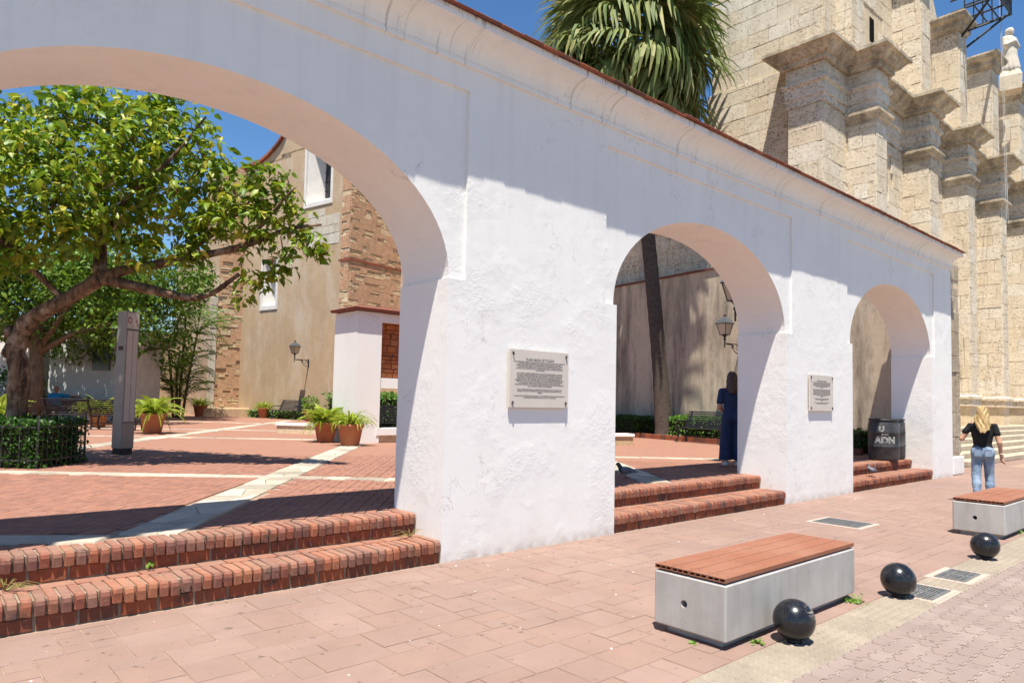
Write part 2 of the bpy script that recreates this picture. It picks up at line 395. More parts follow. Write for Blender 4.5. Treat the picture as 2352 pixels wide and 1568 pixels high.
# modular tiles: cells of 0.2 m packed with six sizes
cx, cy = .158, 3.1/20
NX, NY = 164, 20
occ = [[False]*NY for _ in range(NX)]; tiles = []
for i in range(NX):
    for j in range(NY):
        if occ[i][j]: continue
        opts = [(3, 2), (2, 2), (2, 2), (3, 2), (2, 1), (2, 3), (1, 1), (1, 2)]; RND.shuffle(opts); opts += [(1, 1)]
        for a, b_ in opts:
            if i+a <= NX and j+b_ <= NY and not any(occ[i+u][j+v] for u in range(a) for v in range(b_)):
                for u in range(a):
                    for v in range(b_): occ[i+u][j+v] = True
                tiles.append((-2+cx*(i+a/2), -3.2+cy*(j+b_/2), a, b_)); break
def laypieces(items, parent, name, meshf, stuffname, mat, inview, limit=300):
    """items: (x,y,key,rz); the nearest in view become objects, the rest one mesh"""
    vis = [t for t in items if inview(t)]; vis.sort(key=near); keep = set(map(id, vis[:limit])); cache = {}; mb = MB()
    for t in items:
        x, y, key, rz = t
        if key not in cache: cache[key] = meshf(key)
        z = RND.uniform(-.0016, .0016); tx, ty = RND.gauss(0, .0016), RND.gauss(0, .0016)
        if id(t) in keep:
            o = link(name, cache[key], parent, (x, y, z), (tx, ty, rz))
        else:
            me = cache[key]; M = Matrix.Translation((x, y, z)) @ Matrix.Rotation(rz, 4, 'Z')
            mb.add([M @ v.co for v in me.vertices], [tuple(p.vertices) for p in me.polygons])
    if mb.V: tag(mb.build(stuffname, mat, parent), kind='stuff')
def inview_street(t):
    v = Vector((t[0], t[1], 0))-CAMPOS; z = v.dot(_fw)
    if z < .3: return False
    x = 1176+1593*v.dot(_r2)/z; y = 834-1593*v.dot(_u2)/z
    return -60 < x < 2412 and 900 < y < 1650
laypieces([(x, y, (a, b_), 0) for x, y, a, b_ in tiles], SIDE, 'paving_tile',
          lambda k: cmesh('paving_tile', cx*k[0]-.007, cy*k[1]-.007, .03, .004, TILE, .0012, (0, 0, -.015), k[0]*7+k[1]),
          'paving_tiles', TILE, inview_street)
bt = [(-2+.4*i+.2, -.05, 'b', 0) for i in range(65)]
laypieces(bt, SIDE, 'border_tile', lambda k: cmesh('border_tile', .394, .088, .03, .004, TILE, .001, (0, 0, -.0165)), 'border_tiles', TILE, lambda t: False)
def tactmesh(k):
    mb = MB(); mb.add(*[[(x, y, z-.016) for x, y, z in cbox(.394, .394, .03, .003)[0]], cbox(.394, .394, .03, .003)[1]])
    for i in range(6):
        for j in range(6):
            c = (-.165+.066*i, -.165+.066*j); n = 7
            v = [(c[0]+.0185*math.cos(2*PI*q/n), c[1]+.0185*math.sin(2*PI*q/n), -.0011) for q in range(n)]+[(c[0]+.009*math.cos(2*PI*q/n), c[1]+.009*math.sin(2*PI*q/n), .007) for q in range(n)]
            mb.add(v, [(q, (q+1) % n, n+(q+1) % n, n+q) for q in range(n)]+[tuple(range(n, 2*n))])
    return mb.mesh('tactile_tile', TACT)
laypieces([(-2+.4*i+.2, -3.4, 't', 0) for i in range(60)], TSTRIP, 'tactile_tile', tactmesh, 'tactile_tiles', TACT, inview_street)
# wavy interlocking pavers
PL, PW = .225, .1125
def pavermesh(k):
    zig = [(0, 0), (.25, .16), (.25+.001, .16), (.5, 0), (.75, .16), (1, 0)]
    def edge(a, b_, amp):
        a, b_ = Vector(a), Vector(b_); d = b_-a; n = Vector((-d.y, d.x)).normalized(); out = []
        for t, s in ((0, 0), (.12, 0), (.2, 1), (.42, 1), (.5, 0), (.62, 0), (.7, 1), (.92, 1)): out.append(a+d*t+n*s*amp)
        return out
    def edge2(a, b_, amp):
        a, b_ = Vector(a), Vector(b_); d = b_-a; n = Vector((-d.y, d.x)).normalized()
        return [a+d*t+n*s*amp for t, s in ((0, 0), (.3, 0), (.45, 1), (.8, 1))]
    e0 = edge((0, 0), (PL, 0), .022); e1 = edge2((PL, 0), (PL, PW), .018)
    e2 = [Vector((p.x, p.y+PW)) for p in edge((0, 0), (PL, 0), .022)]+[Vector((PL, PW))]
    e3 = [Vector((p.x-PL, p.y)) for p in edge2((PL, 0), (PL, PW), .018)]
    loop = e0+e1+e2[::-1][:-1]+[e2[0]]+e3[::-1][:-1]
    c = Vector((PL/2, PW/2+.01)); P2 = []
    for p in loop:
        q = p-c
        if not P2 or (q-P2[-1]).length > 1e-4: P2.append(q)
    n = len(P2)
    sh = lambda d: [Vector((q.x*(1-2*d/PL), q.y*(1-2*d/PW))) for q in P2]
    i1, i2 = sh(.0042), sh(.0056)
    v = [(*q, -.03) for q in i1]+[(*q, -.0012) for q in i1]+[(*q, .001) for q in i2]
    f = [(i, (i+1) % n, n+(i+1) % n, n+i) for i in range(n)]+[(n+i, n+(i+1) % n, 2*n+(i+1) % n, 2*n+i) for i in range(n)]+[tuple(range(2*n, 3*n))]
    mb = MB(); mb.add(v, f); return mb.mesh('wavy_paver', PAVER)
pv = []
for j in range(28):
    for i in range(56):
        x = 1.6+PL*i+(PL/2 if j % 2 else 0); y = -3.648-PW*j
        pv.append((x, y, 'p', 0))
laypieces(pv, ROAD, 'wavy_paver', pavermesh, 'wavy_pavers', PAVER, inview_street)

# ---------------------------------------------------------------- the white arcade
PIER, ARCH, X0 = 2.592, 4.317, 4.057
ZI, ZT, ZM, TH, REC = 2.81, 4.78, 5.03, .88, .035
CENT = [X0-ARCH/2, X0+PIER+ARCH/2, X0+2*PIER+1.5*ARCH]
XE = 19.27; XL = X0-ARCH-PIER
ARC = thing('arcade_wall', 'long white stuccoed arcade wall with three arches and red tile coping', 'wall')
ob = MB()
def face(mb, pts, flip=False): mb.add(pts, [tuple(range(len(pts)))[::-1 if flip else 1]])
AA, BB = ARCH/2+.03, 1.39
NS = 40
piers = [(XL, CENT[0]-ARCH/2), (CENT[0]+ARCH/2, CENT[1]-ARCH/2), (CENT[1]+ARCH/2, CENT[2]-ARCH/2), (CENT[2]+ARCH/2, XE)]
for a, b_ in piers: ob.box(a, b_, 0, TH, -.05, ZI)
PM = .215
cols = [(XL, CENT[0]-ARCH/2-PM), (CENT[0]+ARCH/2+PM, CENT[1]-ARCH/2-PM), (CENT[1]+ARCH/2+PM, CENT[2]-ARCH/2-PM), (CENT[2]+ARCH/2+PM, XE)]
for a, b_ in cols: ob.box(a, b_, 0, TH, ZI, ZT)
ob.box(XL, XE, 0, TH, ZT, 5.36)
for xc in CENT:
    L, Rr = xc-ARCH/2-PM, xc+ARCH/2+PM
    th = [PI-PI*i/NS for i in range(NS+1)]
    ap = [(xc+AA*math.cos(t), ZI+BB*abs(math.sin(t))**.96) for t in th]
    for y, fl in ((REC, False), (TH, True)):
        face(ob, [(L, y, ZI), (ap[0][0], y, ZI), (ap[0][0], y, ZT), (L, y, ZT)], fl)
        face(ob, [(ap[-1][0], y, ZI), (Rr, y, ZI), (Rr, y, ZT), (ap[-1][0], y, ZT)], fl)
        for i in range(NS):
            (xa, za), (xb, zb) = ap[i], ap[i+1]
            face(ob, [(xa, y, za), (xb, y, zb), (xb, y, ZT), (xa, y, ZT)], fl)
    for i in range(NS):
        (xa, za), (xb, zb) = ap[i], ap[i+1]
        face(ob, [(xa, REC, za), (xa, TH, za), (xb, TH, zb), (xb, REC, zb)])
ob.build('wall', STUCCO, ARC)
corn = [(0, 5.02), (.035, 5.02), (.035, 5.055), (.02, 5.06), (.02, 5.085)]
for i in range(9):
    t = i/8*PI/2; corn.append((.03+.25*(1-math.cos(t)), 5.09+.215*math.sin(t)))
corn += [(.30, 5.305), (.30, 5.385), (-.15, 5.385), (-.15, 5.02)]
cb = MB(); cb.sweep(corn, [(x, 0, 0, -1) for x in np.linspace(XL, XE, 60)]); cb.build('cornice', STUCCO_CORN, ARC)
bcorn = [(TH-.02, 5.2), (TH+.2, 5.3), (TH+.2, 5.385), (TH-.05, 5.385)]
cb = MB(); cb.sweep([(-d, z) for d, z in bcorn], [(XL, 0, 0, -1), (XE, 0, 0, -1)]); cb.build('back_cornice', STUCCO_SMOOTH, ARC)
rf = MB(); rf.sweep([(.30, 5.387), (-.44, 5.62), (-1.09, 5.387), (-.44, 5.41)], [(XL, 0, 0, -1), (XE, 0, 0, -1)])
ROOFTILE = m_brick('roof_tile', [(.30, .085, .05), (.24, .075, .05), (.34, .11, .06), (.17, .07, .055)], .6)
rf.build('coping', ROOFTILE, ARC)
for i in range(int((XE-XL)/.29)):
    x = XL+.145+.29*i
    me = cmesh('coping_tile', .2885, .30, .026, .004, ROOFTILE, .0035, seed=i % 7) if i < 7 else tl[i % 7]
    if i == 0: tl = []
    if i < 7: tl.append(me)
    link('coping_tile', me, ARC, (x, -.215+RND.uniform(-.004, .004), 5.432+RND.uniform(-.003, .003)), (.3+RND.uniform(-.015, .015), RND.uniform(-.012, .012), RND.uniform(-.012, .012)))
    link('coping_tile', me, ARC, (x, 1.05+RND.uniform(-.01, .01), 5.44), (-.3, 0, 0)) if i % 1 == 0 and x > 12 else None
ROCK = None

# ---------------------------------------------------------------- brick steps, one flight under each arch
def nosemesh(seed):
    r = random.Random(seed); D_, H_, W_ = .300, .108, .0635; pr = [(0, 0), (0, H_*.62), (.012, H_*.86), (.038, H_), (D_, H_), (D_, 0)]
    V = []; F = []; n = len(pr); dy, dz = r.uniform(-.003, .008), r.uniform(-.005, .002)
    for x, s in ((-W_/2, .93), (-W_/2+.007, 1), (W_/2-.007, 1), (W_/2, .93)):
        for i, (y, z) in enumerate(pr):
            e = 1 if i in (0, 1, 2, 3) else 0
            V.append((x+r.uniform(-.0025, .0025), (y+(1-s)*.14*e+dy*e+r.uniform(-.0015, .0025)*e), H_/2+(z-H_/2)*s+dz*e+r.uniform(-.002, .002)*e))
    for k in range(3):
        for i in range(n):
            a, b_ = k*n+i, k*n+(i+1) % n; F.append((a, b_, b_+n, a+n))
    F.append(tuple(range(n-1, -1, -1))); F.append(tuple(range(3*n, 4*n)))
    mb = MB(); mb.add(V, [f[::-1] for f in F]); return mb.mesh('nosing_brick', NOSE)
NOSES = [nosemesh(i) for i in range(9)]
RIS = [cmesh('riser_brick', .232, .06, .094, .005, RISER, .003, seed=i) for i in range(5)]
TRD = [cmesh('tread_brick', .205, .145, .05, .004, NOSE, .002, seed=i) for i in range(4)]
S1, S2, Y2 = .212, .424, .44
names = ['two red brick steps under the arch nearest the camera', 'two red brick steps under the middle arch', 'two red brick steps under the far arch with the barrels']
for xc, lab in zip(CENT, names):
    a, b_ = xc-ARCH/2, xc+ARCH/2
    st = thing('brick_steps', lab, 'steps', (0, 0, 0))
    core = MB(); core.box(a, b_, .04, .75, -.06, S1-.012); core.box(a, b_, Y2+.04, .76, S1-.012, S2-.012); core.build('mortar_bed', MORTAR, st)
    for y0, z0 in ((0, 0), (Y2, S1)):
        n = int((b_-a)/.0765); step = (b_-a)/n
        for i in range(n):
            link('nosing_brick', RND.choice(NOSES), st, (a+(i+.5)*step, y0-.004+RND.uniform(-.004, .004), z0+S1-.108+RND.uniform(-.003, .002)), (0, RND.uniform(-.03, .03), RND.uniform(-.03, .03)))
        n = int((b_-a)/.24); step = (b_-a)/n
        for i in range(n): link('riser_brick', RND.choice(RIS), st, (a+(i+.5)*step, y0+.058, z0+.05), (0, 0, RND.uniform(-.02, .02)))
    n = int((b_-a)/.213); step = (b_-a)/n
    for i in range(n): link('tread_brick', RND.choice(TRD), st, (a+(i+.5)*step, .380, S1-.026), (0, 0, RND.uniform(-.02, .02)))

# ---------------------------------------------------------------- plaza paving
ZP = .424
def m_plaza():
    m, nt, b = newmat('plaza_paving', .88, .2); p = pos(nt)
    q = mapping(nt, p, (1, 1, 1), (0, 0, -math.radians(51)))
    br = nd(nt, 'TexBrick', {'offset': .5}, Vector=q, Color1=(.32, .155, .108), Color2=(.28, .135, .097), Mortar=(.23, .16, .115), Scale=1.0, Mortar_Size=.006, Brick_Width=.2, Row_Height=.1).outputs[0]
    col = mixc(nt, math_(nt, 'MULTIPLY', ramp(nt, noise(nt, p, .7, 5), [(.35, 0), (.7, 1)]), .4), br, (.30, .16, .11))
    nt.links.new(col, b.inputs['Base Color']); return m
PLAZA_MAT = m_plaza()
pl = MB().box(-30, 19.9, .74, 90, -.05, ZP-.014); PLAZA = tag(pl.build('plaza', SANDJOINT), kind='structure')
STRIPES = [((-3, 10.4), (6.6, 2.12), .28), ((-1.6, 2.75), (1.25, .80), .30), ((1.62, .80), (8.75, 10.25), .48), ((-1, 19.8), (10.2, 10.8), .32), ((1, 23.2), (14.8, 13.3), .32),
           ((5, 31), (15.5, 18), .32), ((.6, 8.3), (14.2, 26.4), .5), ((8.6, 6.87), (15.2, 1.18), .28), ((8.55, .8), (16.4, 11.2), .48)]
def sdist(p, s):
    a, b_ = Vector(s[0]), Vector(s[1]); d = b_-a; t = max(0, min(1, (Vector(p)-a).dot(d)/d.length_squared)); return (Vector(p)-a-d*t).length
u1 = Vector((math.cos(math.radians(51.5)), math.sin(math.radians(51.5)))); u2 = Vector((u1.y, -u1.x))
NEARR = 14.5
bricks = []
for i in range(-50, 110):
    for j in range(-90, 90):
        for k in (0, 1):
            o = (i+j) % 2
            c = u1*(.206*(i+.5))+u2*(.206*(j+.5))+(u2 if o else u1)*(.103*(k-.5))
            x, y = c.x, c.y
            if y < .79 or x < -1.8 or math.hypot(x, y+5.59) > NEARR: continue
            if any(sdist((x, y), s) < s[2]/2+.035 for s in STRIPES): continue
            bricks.append((x, y, 'k', math.radians(51.5)+(0 if o else PI/2)))
def plazabrick(k):
    V, F = cbox(.198, .096, .03, .004); mb = MB(); mb.add([(x, y, z-.015+ZP) for x, y, z in V], [f for f in F if not all(V[i][2] < -.01 for i in f)]); return mb.mesh('paving_brick', PAVEBRICK)
def inview_plaza(t): return inview_street(t) and (0.0 < t[0]) and (t[0] < 4.0 or 7 < t[0] < 10.9)
laypieces(bricks, PLAZA, 'paving_brick', plazabrick, 'paving_bricks', PAVEBRICK, inview_plaza)
far = MB(); n = 48; ring = [(NEARR*.985*math.cos(-.35+i/n*2.4), -5.59+NEARR*.985*math.sin(-.35+i/n*2.4)) for i in range(n+1)]
V = [(x, y, ZP-.004) for x, y in ring]+[(x*6, (y+5.59)*6-5.59, ZP-.004) for x, y in ring]
far.add([(min(x, 19.85), max(y, .78), z) for x, y, z in V], [(i, i+1, n+2+i, n+1+i)[::-1] for i in range(n)])
tag(far.build('distant_paving', PLAZA_MAT, PLAZA), kind='stuff')
for si, s in enumerate(STRIPES):
    a, b_ = Vector(s[0]), Vector(s[1]); d = (b_-a); Ln = d.length; d /= Ln; nrm = Vector((-d.y, d.x)); t = 0; wd = s[2]/2
    prev = None
    while t < Ln-.05:
        l = min(RND.uniform(.32, .62), Ln-t)
        cut = RND.uniform(-.35, .35) if wd > .2 else None
        j0 = prev or (0, 0); j1 = (RND.uniform(-.06, .06), RND.uniform(-.06, .06)); prev = j1
        P = lambda tt, w_: a+d*tt+nrm*w_
        q00, q01, q10, q11 = P(t+j0[0], -wd), P(t+j0[1], wd), P(t+l+j1[0], -wd), P(t+l+j1[1], wd)
        polys = [[q00, q10, q11, q01]]
        if cut is not None:
            k = .5+cut; k2 = .5+RND.uniform(-.35, .35)
            m0, m1 = q00.lerp(q01, k), q10.lerp(q11, k2); polys = [[q00, q10, m1, m0], [m0, m1, q11, q01]]
        dist = near(a+d*t)
        for pg in polys:
            c = sum(pg, Vector((0, 0)))/4
            if c.y < .82: continue
            top = [c+(q-c)*(1-.017/max((q-c).length, .05)) for q in pg]; bot = pg
            mb = MB(); mb.add([(*(q-c), -.02) for q in pg]+[(*(q-c), .0) for q in top], [(4, 5, 6, 7), (0, 1, 5, 4), (1, 2, 6, 5), (2, 3, 7, 6), (3, 0, 4, 7)])
            if dist < 30 and (pg is polys[0] or dist < 14):
                link('stone_slab', mb.mesh('stone_slab', LIMESTONE), PLAZA, (c.x, c.y, ZP+.004+RND.uniform(0, .004)))
            else: link('stone_slab', mb.mesh('stone_slab', LIMESTONE), PLAZA, (c.x, c.y, ZP+.004))
        t += l
# ---------------------------------------------------------------- masonry materials
def m_coral(name, cols, mould=.0, pit=1.0, sc_=1.0):
    m, nt, b = newmat(name, .92, .15); p = pos(nt); r = rnd(nt)
    col = ramp(nt, r, [((i+.5)/len(cols), c) for i, c in enumerate(cols)])
    n1 = noise(nt, p, 2.6*sc_, 8, .7); n2 = noise(nt, p, 11*sc_, 8, .75)
    col = mixc(nt, math_(nt, 'MULTIPLY', ramp(nt, n1, [(.35, 0), (.7, 1)]), .5), col, tuple(x*.72 for x in cols[0]))
    pits = ramp(nt, noise(nt, mapping(nt, p, (.85, .85, 1.5)), 12*sc_, 8, .72, 1.0), [(.525, 0), (.60, 1)])
    where = ramp(nt, noise(nt, p, 1.1*sc_, 4), [(.36, .25), (.54, 1)])
    pits = math_(nt, 'MULTIPLY', pits, where)
    col = mixc(nt, math_(nt, 'MULTIPLY', pits, .8*pit), col, (.30, .19, .10))
    rs = math_(nt, 'MULTIPLY', ramp(nt, noise(nt, mapping(nt, p, (1, 1, .10)), 3.0, 7, .68), [(.48, 0), (.70, 1)]), ramp(nt, noise(nt, p, .45, 3), [(.4, 0), (.6, 1)]))
    col = mixc(nt, math_(nt, 'MULTIPLY', rs, .42), col, (.27, .20, .14))
    if mould:
        k = ramp(nt, noise(nt, mapping(nt, p, (1, 1, .5)), 1.9, 9, .72), [(.40, 0), (.62, 1)])
        col = mixc(nt, math_(nt, 'MULTIPLY', k, mould), col, (.055, .045, .035))
    nt.links.new(col, b.inputs['Base Color'])
    h = math_(nt, 'SUBTRACT', math_(nt, 'MULTIPLY', n2, .6), math_(nt, 'MULTIPLY', pits, .9))
    bump(nt, b, h, .6*pit, .07); return m
CORAL = m_coral('coral_stone', [(.75, .625, .46), (.79, .685, .54), (.75, .635, .475), (.81, .735, .62), (.78, .665, .50)])
CORAL_MOULD = m_coral('weathered_coral_cornice', [(.70, .585, .43), (.74, .63, .47)], .58, .8)
CORAL_PLAIN = m_coral('coral_bed', [(.70, .565, .39), (.73, .59, .42)], 0, .6)
RUBBLE = m_coral('rubble_stone', [(.70, .53, .32), (.74, .58, .37), (.66, .50, .32), (.76, .63, .45), (.62, .45, .28)], .10, .9, 2.2)
QUOIN = m_coral('pale_quoin_stone', [(.60, .55, .46), (.54, .48, .39), (.63, .58, .50)], .15, .7, 2)
def m_plaster(name, c1, c2, stain=0., thr=(.48, .66), white=0.):
    m, nt, b = newmat(name, .9, .15); p = pos(nt)
    col = mixc(nt, ramp(nt, noise(nt, p, .8, 7, .65), [(.3, 0), (.7, 1)]), c1, c2)
    col = mixc(nt, math_(nt, 'MULTIPLY', ramp(nt, noise(nt, p, 5, 8, .7), [(.4, 0), (.7, 1)]), .3), col, tuple(x*.75 for x in c2))
    if white: col = mixc(nt, math_(nt, 'MULTIPLY', ramp(nt, noise(nt, mapping(nt, p, (1, 1, .45), (0, 0, 0), (4, 2, 0)), .9, 5, .6), [(.5, 0), (.68, 1)]), white), col, (.60, .53, .46))
    if stain:
        q = mapping(nt, p, (1, 1, .12)); s = noise(nt, q, 1.5, 8, .68, .3)
        s2 = noise(nt, mapping(nt, p, (1, 1, .3)), 6, 8, .75)
        f = ramp(nt, math_(nt, 'ADD', math_(nt, 'MULTIPLY', s, .72), math_(nt, 'MULTIPLY', s2, .28)), [(thr[0], 0), (thr[1], 1)])
        col = mixc(nt, math_(nt, 'MULTIPLY', f, stain), col, (.035, .03, .027))
    nt.links.new(col, b.inputs['Base Color']); bump(nt, b, noise(nt, p, 8, 9, .7), .35, .015); return m
PLASTER_SIDE = m_plaster('stained_plaster', (.60, .49, .365), (.50, .405, .30), .8, (.45, .66))
PLASTER_BEIGE = m_plaster('beige_plaster', (.50, .365, .235), (.43, .315, .205), .12, white=.45)
def m_brickwork(name, c1, c2, mo, sx=.24, sy=.062):
    m, nt, b = newmat(name, .9, .15)
    tc = nt.nodes.new('ShaderNodeTexCoord').outputs['Object']
    p = nd(nt, 'SeparateXYZ', i0=tc); u = math_(nt, 'ADD', p.outputs[0], p.outputs[1])
    v = nd(nt, 'CombineXYZ', i0=u, i1=p.outputs[2]).outputs[0]
    br = nd(nt, 'TexBrick', {'offset': .5}, Vector=v, Color1=c1, Color2=c2, Mortar=mo, Scale=1.0, Mortar_Size=.012, Brick_Width=sx, Row_Height=sy)
    col = mixc(nt, math_(nt, 'MULTIPLY', ramp(nt, noise(nt, tc, 5, 8, .7), [(.4, 0), (.7, 1)]), .55), br.outputs[0], (.20, .12, .07))
    nt.links.new(col, b.inputs['Base Color']); bump(nt, b, math_(nt, 'SUBTRACT', noise(nt, tc, 30, 5), br.outputs[1]), .6, .012); return m
OLDBRICK = m_brickwork('old_brickwork', (.54, .27, .155), (.46, .22, .13), (.58, .44, .29))
DARKIRON = simple('black_iron', (.012, .012, .014), (.02, .019, .019), 8, .45, .5, .2, .002, 80)
RUST = simple('rusty_iron', (.03, .025, .024), (.07, .04, .03), 8, .6, .4)

# ---------------------------------------------------------------- masonry blocks on a wall face
_blocks = {}
def blockmesh(w_, h_, d_, mat, ch=.011):
    k = (round(w_, 2), round(h_, 2), round(d_, 2), mat.name)
    if k not in _blocks: _blocks[k] = cmesh('stone_block', w_, h_, d_, ch, mat, .006, seed=len(_blocks))
    return _blocks[k]
def facegrid(o, u, z0, z1, ulen, course, lens, holes=()):
    """rows of blocks on the face through o running along u; yields (s, z, w, h)"""
    out = []; z = z0
    while z < z1-.12:
        h = min(RND.choice(course), z1-z); s = -RND.uniform(0, .4)
        while s < ulen-.02:
            l = RND.choice(lens); a, b_ = max(s, 0), min(s+l, ulen)
            if ulen-b_ < .15: b_ = ulen
            if b_-a > .1 and not any(a < q[1] and b_ > q[0] and z < q[3] and z+h > q[2] for q in holes): out.append((a, z, round(b_-a, 2), round(h, 2)))
            s = max(s+l, b_)
        z += h
    return out
def place_blocks(parent, faces, mat, limit, stuffname, d_=.10, gap=.014, proud=.025, jit=.012, vis=None):
    """faces: (origin, along, outward, list of (s,z,w,h))"""
    allb = []
    for o, u, n, lst in faces:
        o, u, n = Vector(o), Vector(u), Vector(n)
        for s, z, w_, h in lst:
            c = o+u*(s+w_/2)+Vector((0, 0, z+h/2-o.z)); v = c-CAMPOS; dz = v.dot(_fw)
            x = 1176+1593*v.dot(_r2)/dz; y = 834-1593*v.dot(_u2)/dz
            ok = -30 < x < 2380 and -30 < y < 1500 and (vis is None or vis(x, y))
            allb.append((-(w_*h)*abs(v.normalized().dot(n))/v.length_squared if ok else 0, c, u, n, w_, h))
    allb.sort(key=lambda t: t[0]); mb = MB()
    for i, (k, c, u, n, w_, h) in enumerate(allb):
        me = blockmesh(w_-gap, h-gap, d_, mat)
        M = Matrix((u, Vector((0, 0, 1)), n)).transposed().to_4x4(); M.translation = c+n*(proud-d_/2+RND.uniform(-jit, jit))
        if i < limit and k < 0:
            ob_ = link('stone_block', me, parent); ob_.matrix_local = M
        else: mb.add([M @ v.co for v in me.vertices], [tuple(q.vertices) for q in me.polygons])
    if mb.V: tag(mb.build(stuffname, mat, parent), kind='stuff')
def rectpath(pts):
    out = []; n = len(pts); nr = []
    for i in range(n-1):
        d = Vector(pts[i+1])-Vector(pts[i]); d.normalize(); nr.append((d.y, -d.x))
    for i, (x, y) in enumerate(pts):
        a = nr[max(i-1, 0)]; b_ = nr[min(i, n-2)]
        k = a if (i == 0 or i == n-1) else (a[0]+b_[0], a[1]+b_[1])
        if i == n-1: k = nr[-1]
        elif a == b_: k = a
        out.append((x, y, *k))
    return out

# ---------------------------------------------------------------- the coral-stone church on the right
CH = thing('stone_church', 'tall pale coral-stone church front with stacked pilasters and heavy cornices', 'church', (0, 0, 0))
PX = [22.9, 27.8, 32.2, 36.9, 41.6, 46.3]; PWD = .85; YF, YP, XS, XS2 = 4.02, 3.1, 21.24, 21.95
body = MB()
body.box(XS2, 60, YF+.02, 8.6, -.1, 12.95); body.box(XS2+.005, 60, 8.6, 30, -.1, 9.0); body.box(XS, XS2+.1, YF+.01, 5.15, -.1, 12.9)
for x in PX: body.box(x, x+PWD, YP, YF+.1, -.1, 12.9)
T2 = 3.35; YW2 = 4.35
body.box(XS2+.1, 30.0, YW2, 8.5, 12.9, 26)
body.box(29.8, 60, YW2+.25, 12, 12.9, 16.9)
for x in PX[1:]: body.box(x+.02, x+PWD+.1, T2, YW2+.5, 12.9, 17.3 if x > 28 else 20)
body.box(PX[0]+.02, PX[0]+PWD, T2+.5, YW2+.2, 12.9, 20)
body.build('wall', CORAL_PLAIN, CH)
slits = [(26.0, 26.35, 9.4, 10.3)]
faces = []
lens = [.6, .8, .95, 1.1, .7]; crs = [.5, .56, .62]
faces.append(((XS2, 30, 0), (0, -1, 0), (-1, 0, 0), facegrid(None, None, 6.3, 9.0, 24.8, crs, lens))); faces.append(((XS2, 8.6, 0), (0, -1, 0), (-1, 0, 0), facegrid(None, None, 9.0, 12.95, 3.4, crs, lens))); faces.append(((XS2+.1, 8.5, 0), (0, -1, 0), (-1, 0, 0), facegrid(None, None, 12.95, 22, 4.1, crs, lens)))
faces.append(((XS, 5.15, 0), (0, -1, 0), (-1, 0, 0), facegrid(None, None, 5.2, 11.15, 1.13, crs, [.5, .63, 1.13])))
segs = [(XS, PX[0])]+[(PX[i]+PWD, PX[i+1]) for i in range(5)]
for a, b_ in segs:
    hs = [(s[0]-a, s[1]-a, s[2], s[3]) for s in slits]
    faces.append(((a, YF, 0), (1, 0, 0), (0, -1, 0), facegrid(None, None, 1.6, 11.15, b_-a, crs, lens, hs)))
for x in PX:
    faces.append(((x, YF, 0), (0, -1, 0), (-1, 0, 0), facegrid(None, None, 2.3, 10.75, YF-YP, crs, [.45, .92])))
    faces.append(((x, YP, 0), (1, 0, 0), (0, -1, 0), facegrid(None, None, 2.3, 10.75, PWD, crs, [.42, .85])))
faces.append(((XS2+.1, YW2, 0), (1, 0, 0), (0, -1, 0), facegrid(None, None, 13.05, 22, 30-XS2-.1, crs, lens, [(25.7-XS2-.1, 26.15-XS2-.1, 14.85, 15.8)])))
faces.append(((30, YW2+.25, 0), (1, 0, 0), (0, -1, 0), facegrid(None, None, 13.05, 16.85, 20, crs, lens)))
for x in PX[1:]:
    zt = 17.25 if x > 28 else 20
    faces.append(((x+.02, YW2, 0), (0, -1, 0), (-1, 0, 0), facegrid(None, None, 13.05, zt, YW2-T2, crs, [.5, 1.0])))
    faces.append(((x+.02, T2, 0), (1, 0, 0), (0, -1, 0), facegrid(None, None, 13.05, zt, PWD+.08, crs, [.47, .93])))
x = PX[0]+.02; faces.append(((x, YW2, 0), (0, -1, 0), (-1, 0, 0), facegrid(None, None, 13.05, 20, YW2-T2-.5, crs, [.5]))); faces.append(((x, T2+.5, 0), (1, 0, 0), (0, -1, 0), facegrid(None, None, 13.05, 20, PWD-.02, crs, [.42, .83])))
place_blocks(CH, faces, CORAL, 300, 'stone_blocks', .12, .005, .03, .005, lambda x, y: x > 1380)
# slit windows
BLACK = simple('dark_void', (.008, .007, .006), (.012, .011, .01), 4, .9, .05)
for (a, b_, z0, z1), y in ((slits[0], YF), ((25.72, 26.13, 14.87, 15.78), YW2)):
    s = MB(); s.box(a, b_, y-.005, y+.3, z0, z1); s.build('slit_window', BLACK, CH)
# main entablature: architrave, frieze, cornice following every break in plan
plan = [(XS2+.1, 5.15), (XS, 5.15), (XS, YF)]
for x in PX: plan += [(x, YF), (x, YP), (x+PWD, YP), (x+PWD, YF)]
plan += [(60, YF)]
path = rectpath(plan)
en = MB()
en.sweep([(-.05, 11.19), (.05, 11.19), (.05, 11.42), (.09, 11.44), (.09, 11.80), (.17, 11.86), (.17, 11.95), (-.05, 11.99)], path); en.build('architrave', CORAL, CH)
en = MB(); en.sweep([(-.05, 11.98), (.06, 11.98), (.06, 12.46), (-.05, 12.46)], path); en.build('frieze', CORAL, CH)
en = MB(); cy = [(-.05, 12.44), (.16, 12.44), (.22, 12.50), (.22, 12.60)]
for i in range(9):
    t = i/8; cy.append((.24+.34*t, 12.62+.27*(t**1.8 if t < .5 else 1-(1-t)**1.8*(.5**1.8/.5**1.8))*1.0 if False else 12.62+.27*(.5-.5*math.cos(PI*t))))
cy += [(.62, 12.90), (.62, 13.0), (-.05, 13.06)]
en.sweep(cy, path); en.build('cornice', CORAL_MOULD, CH)
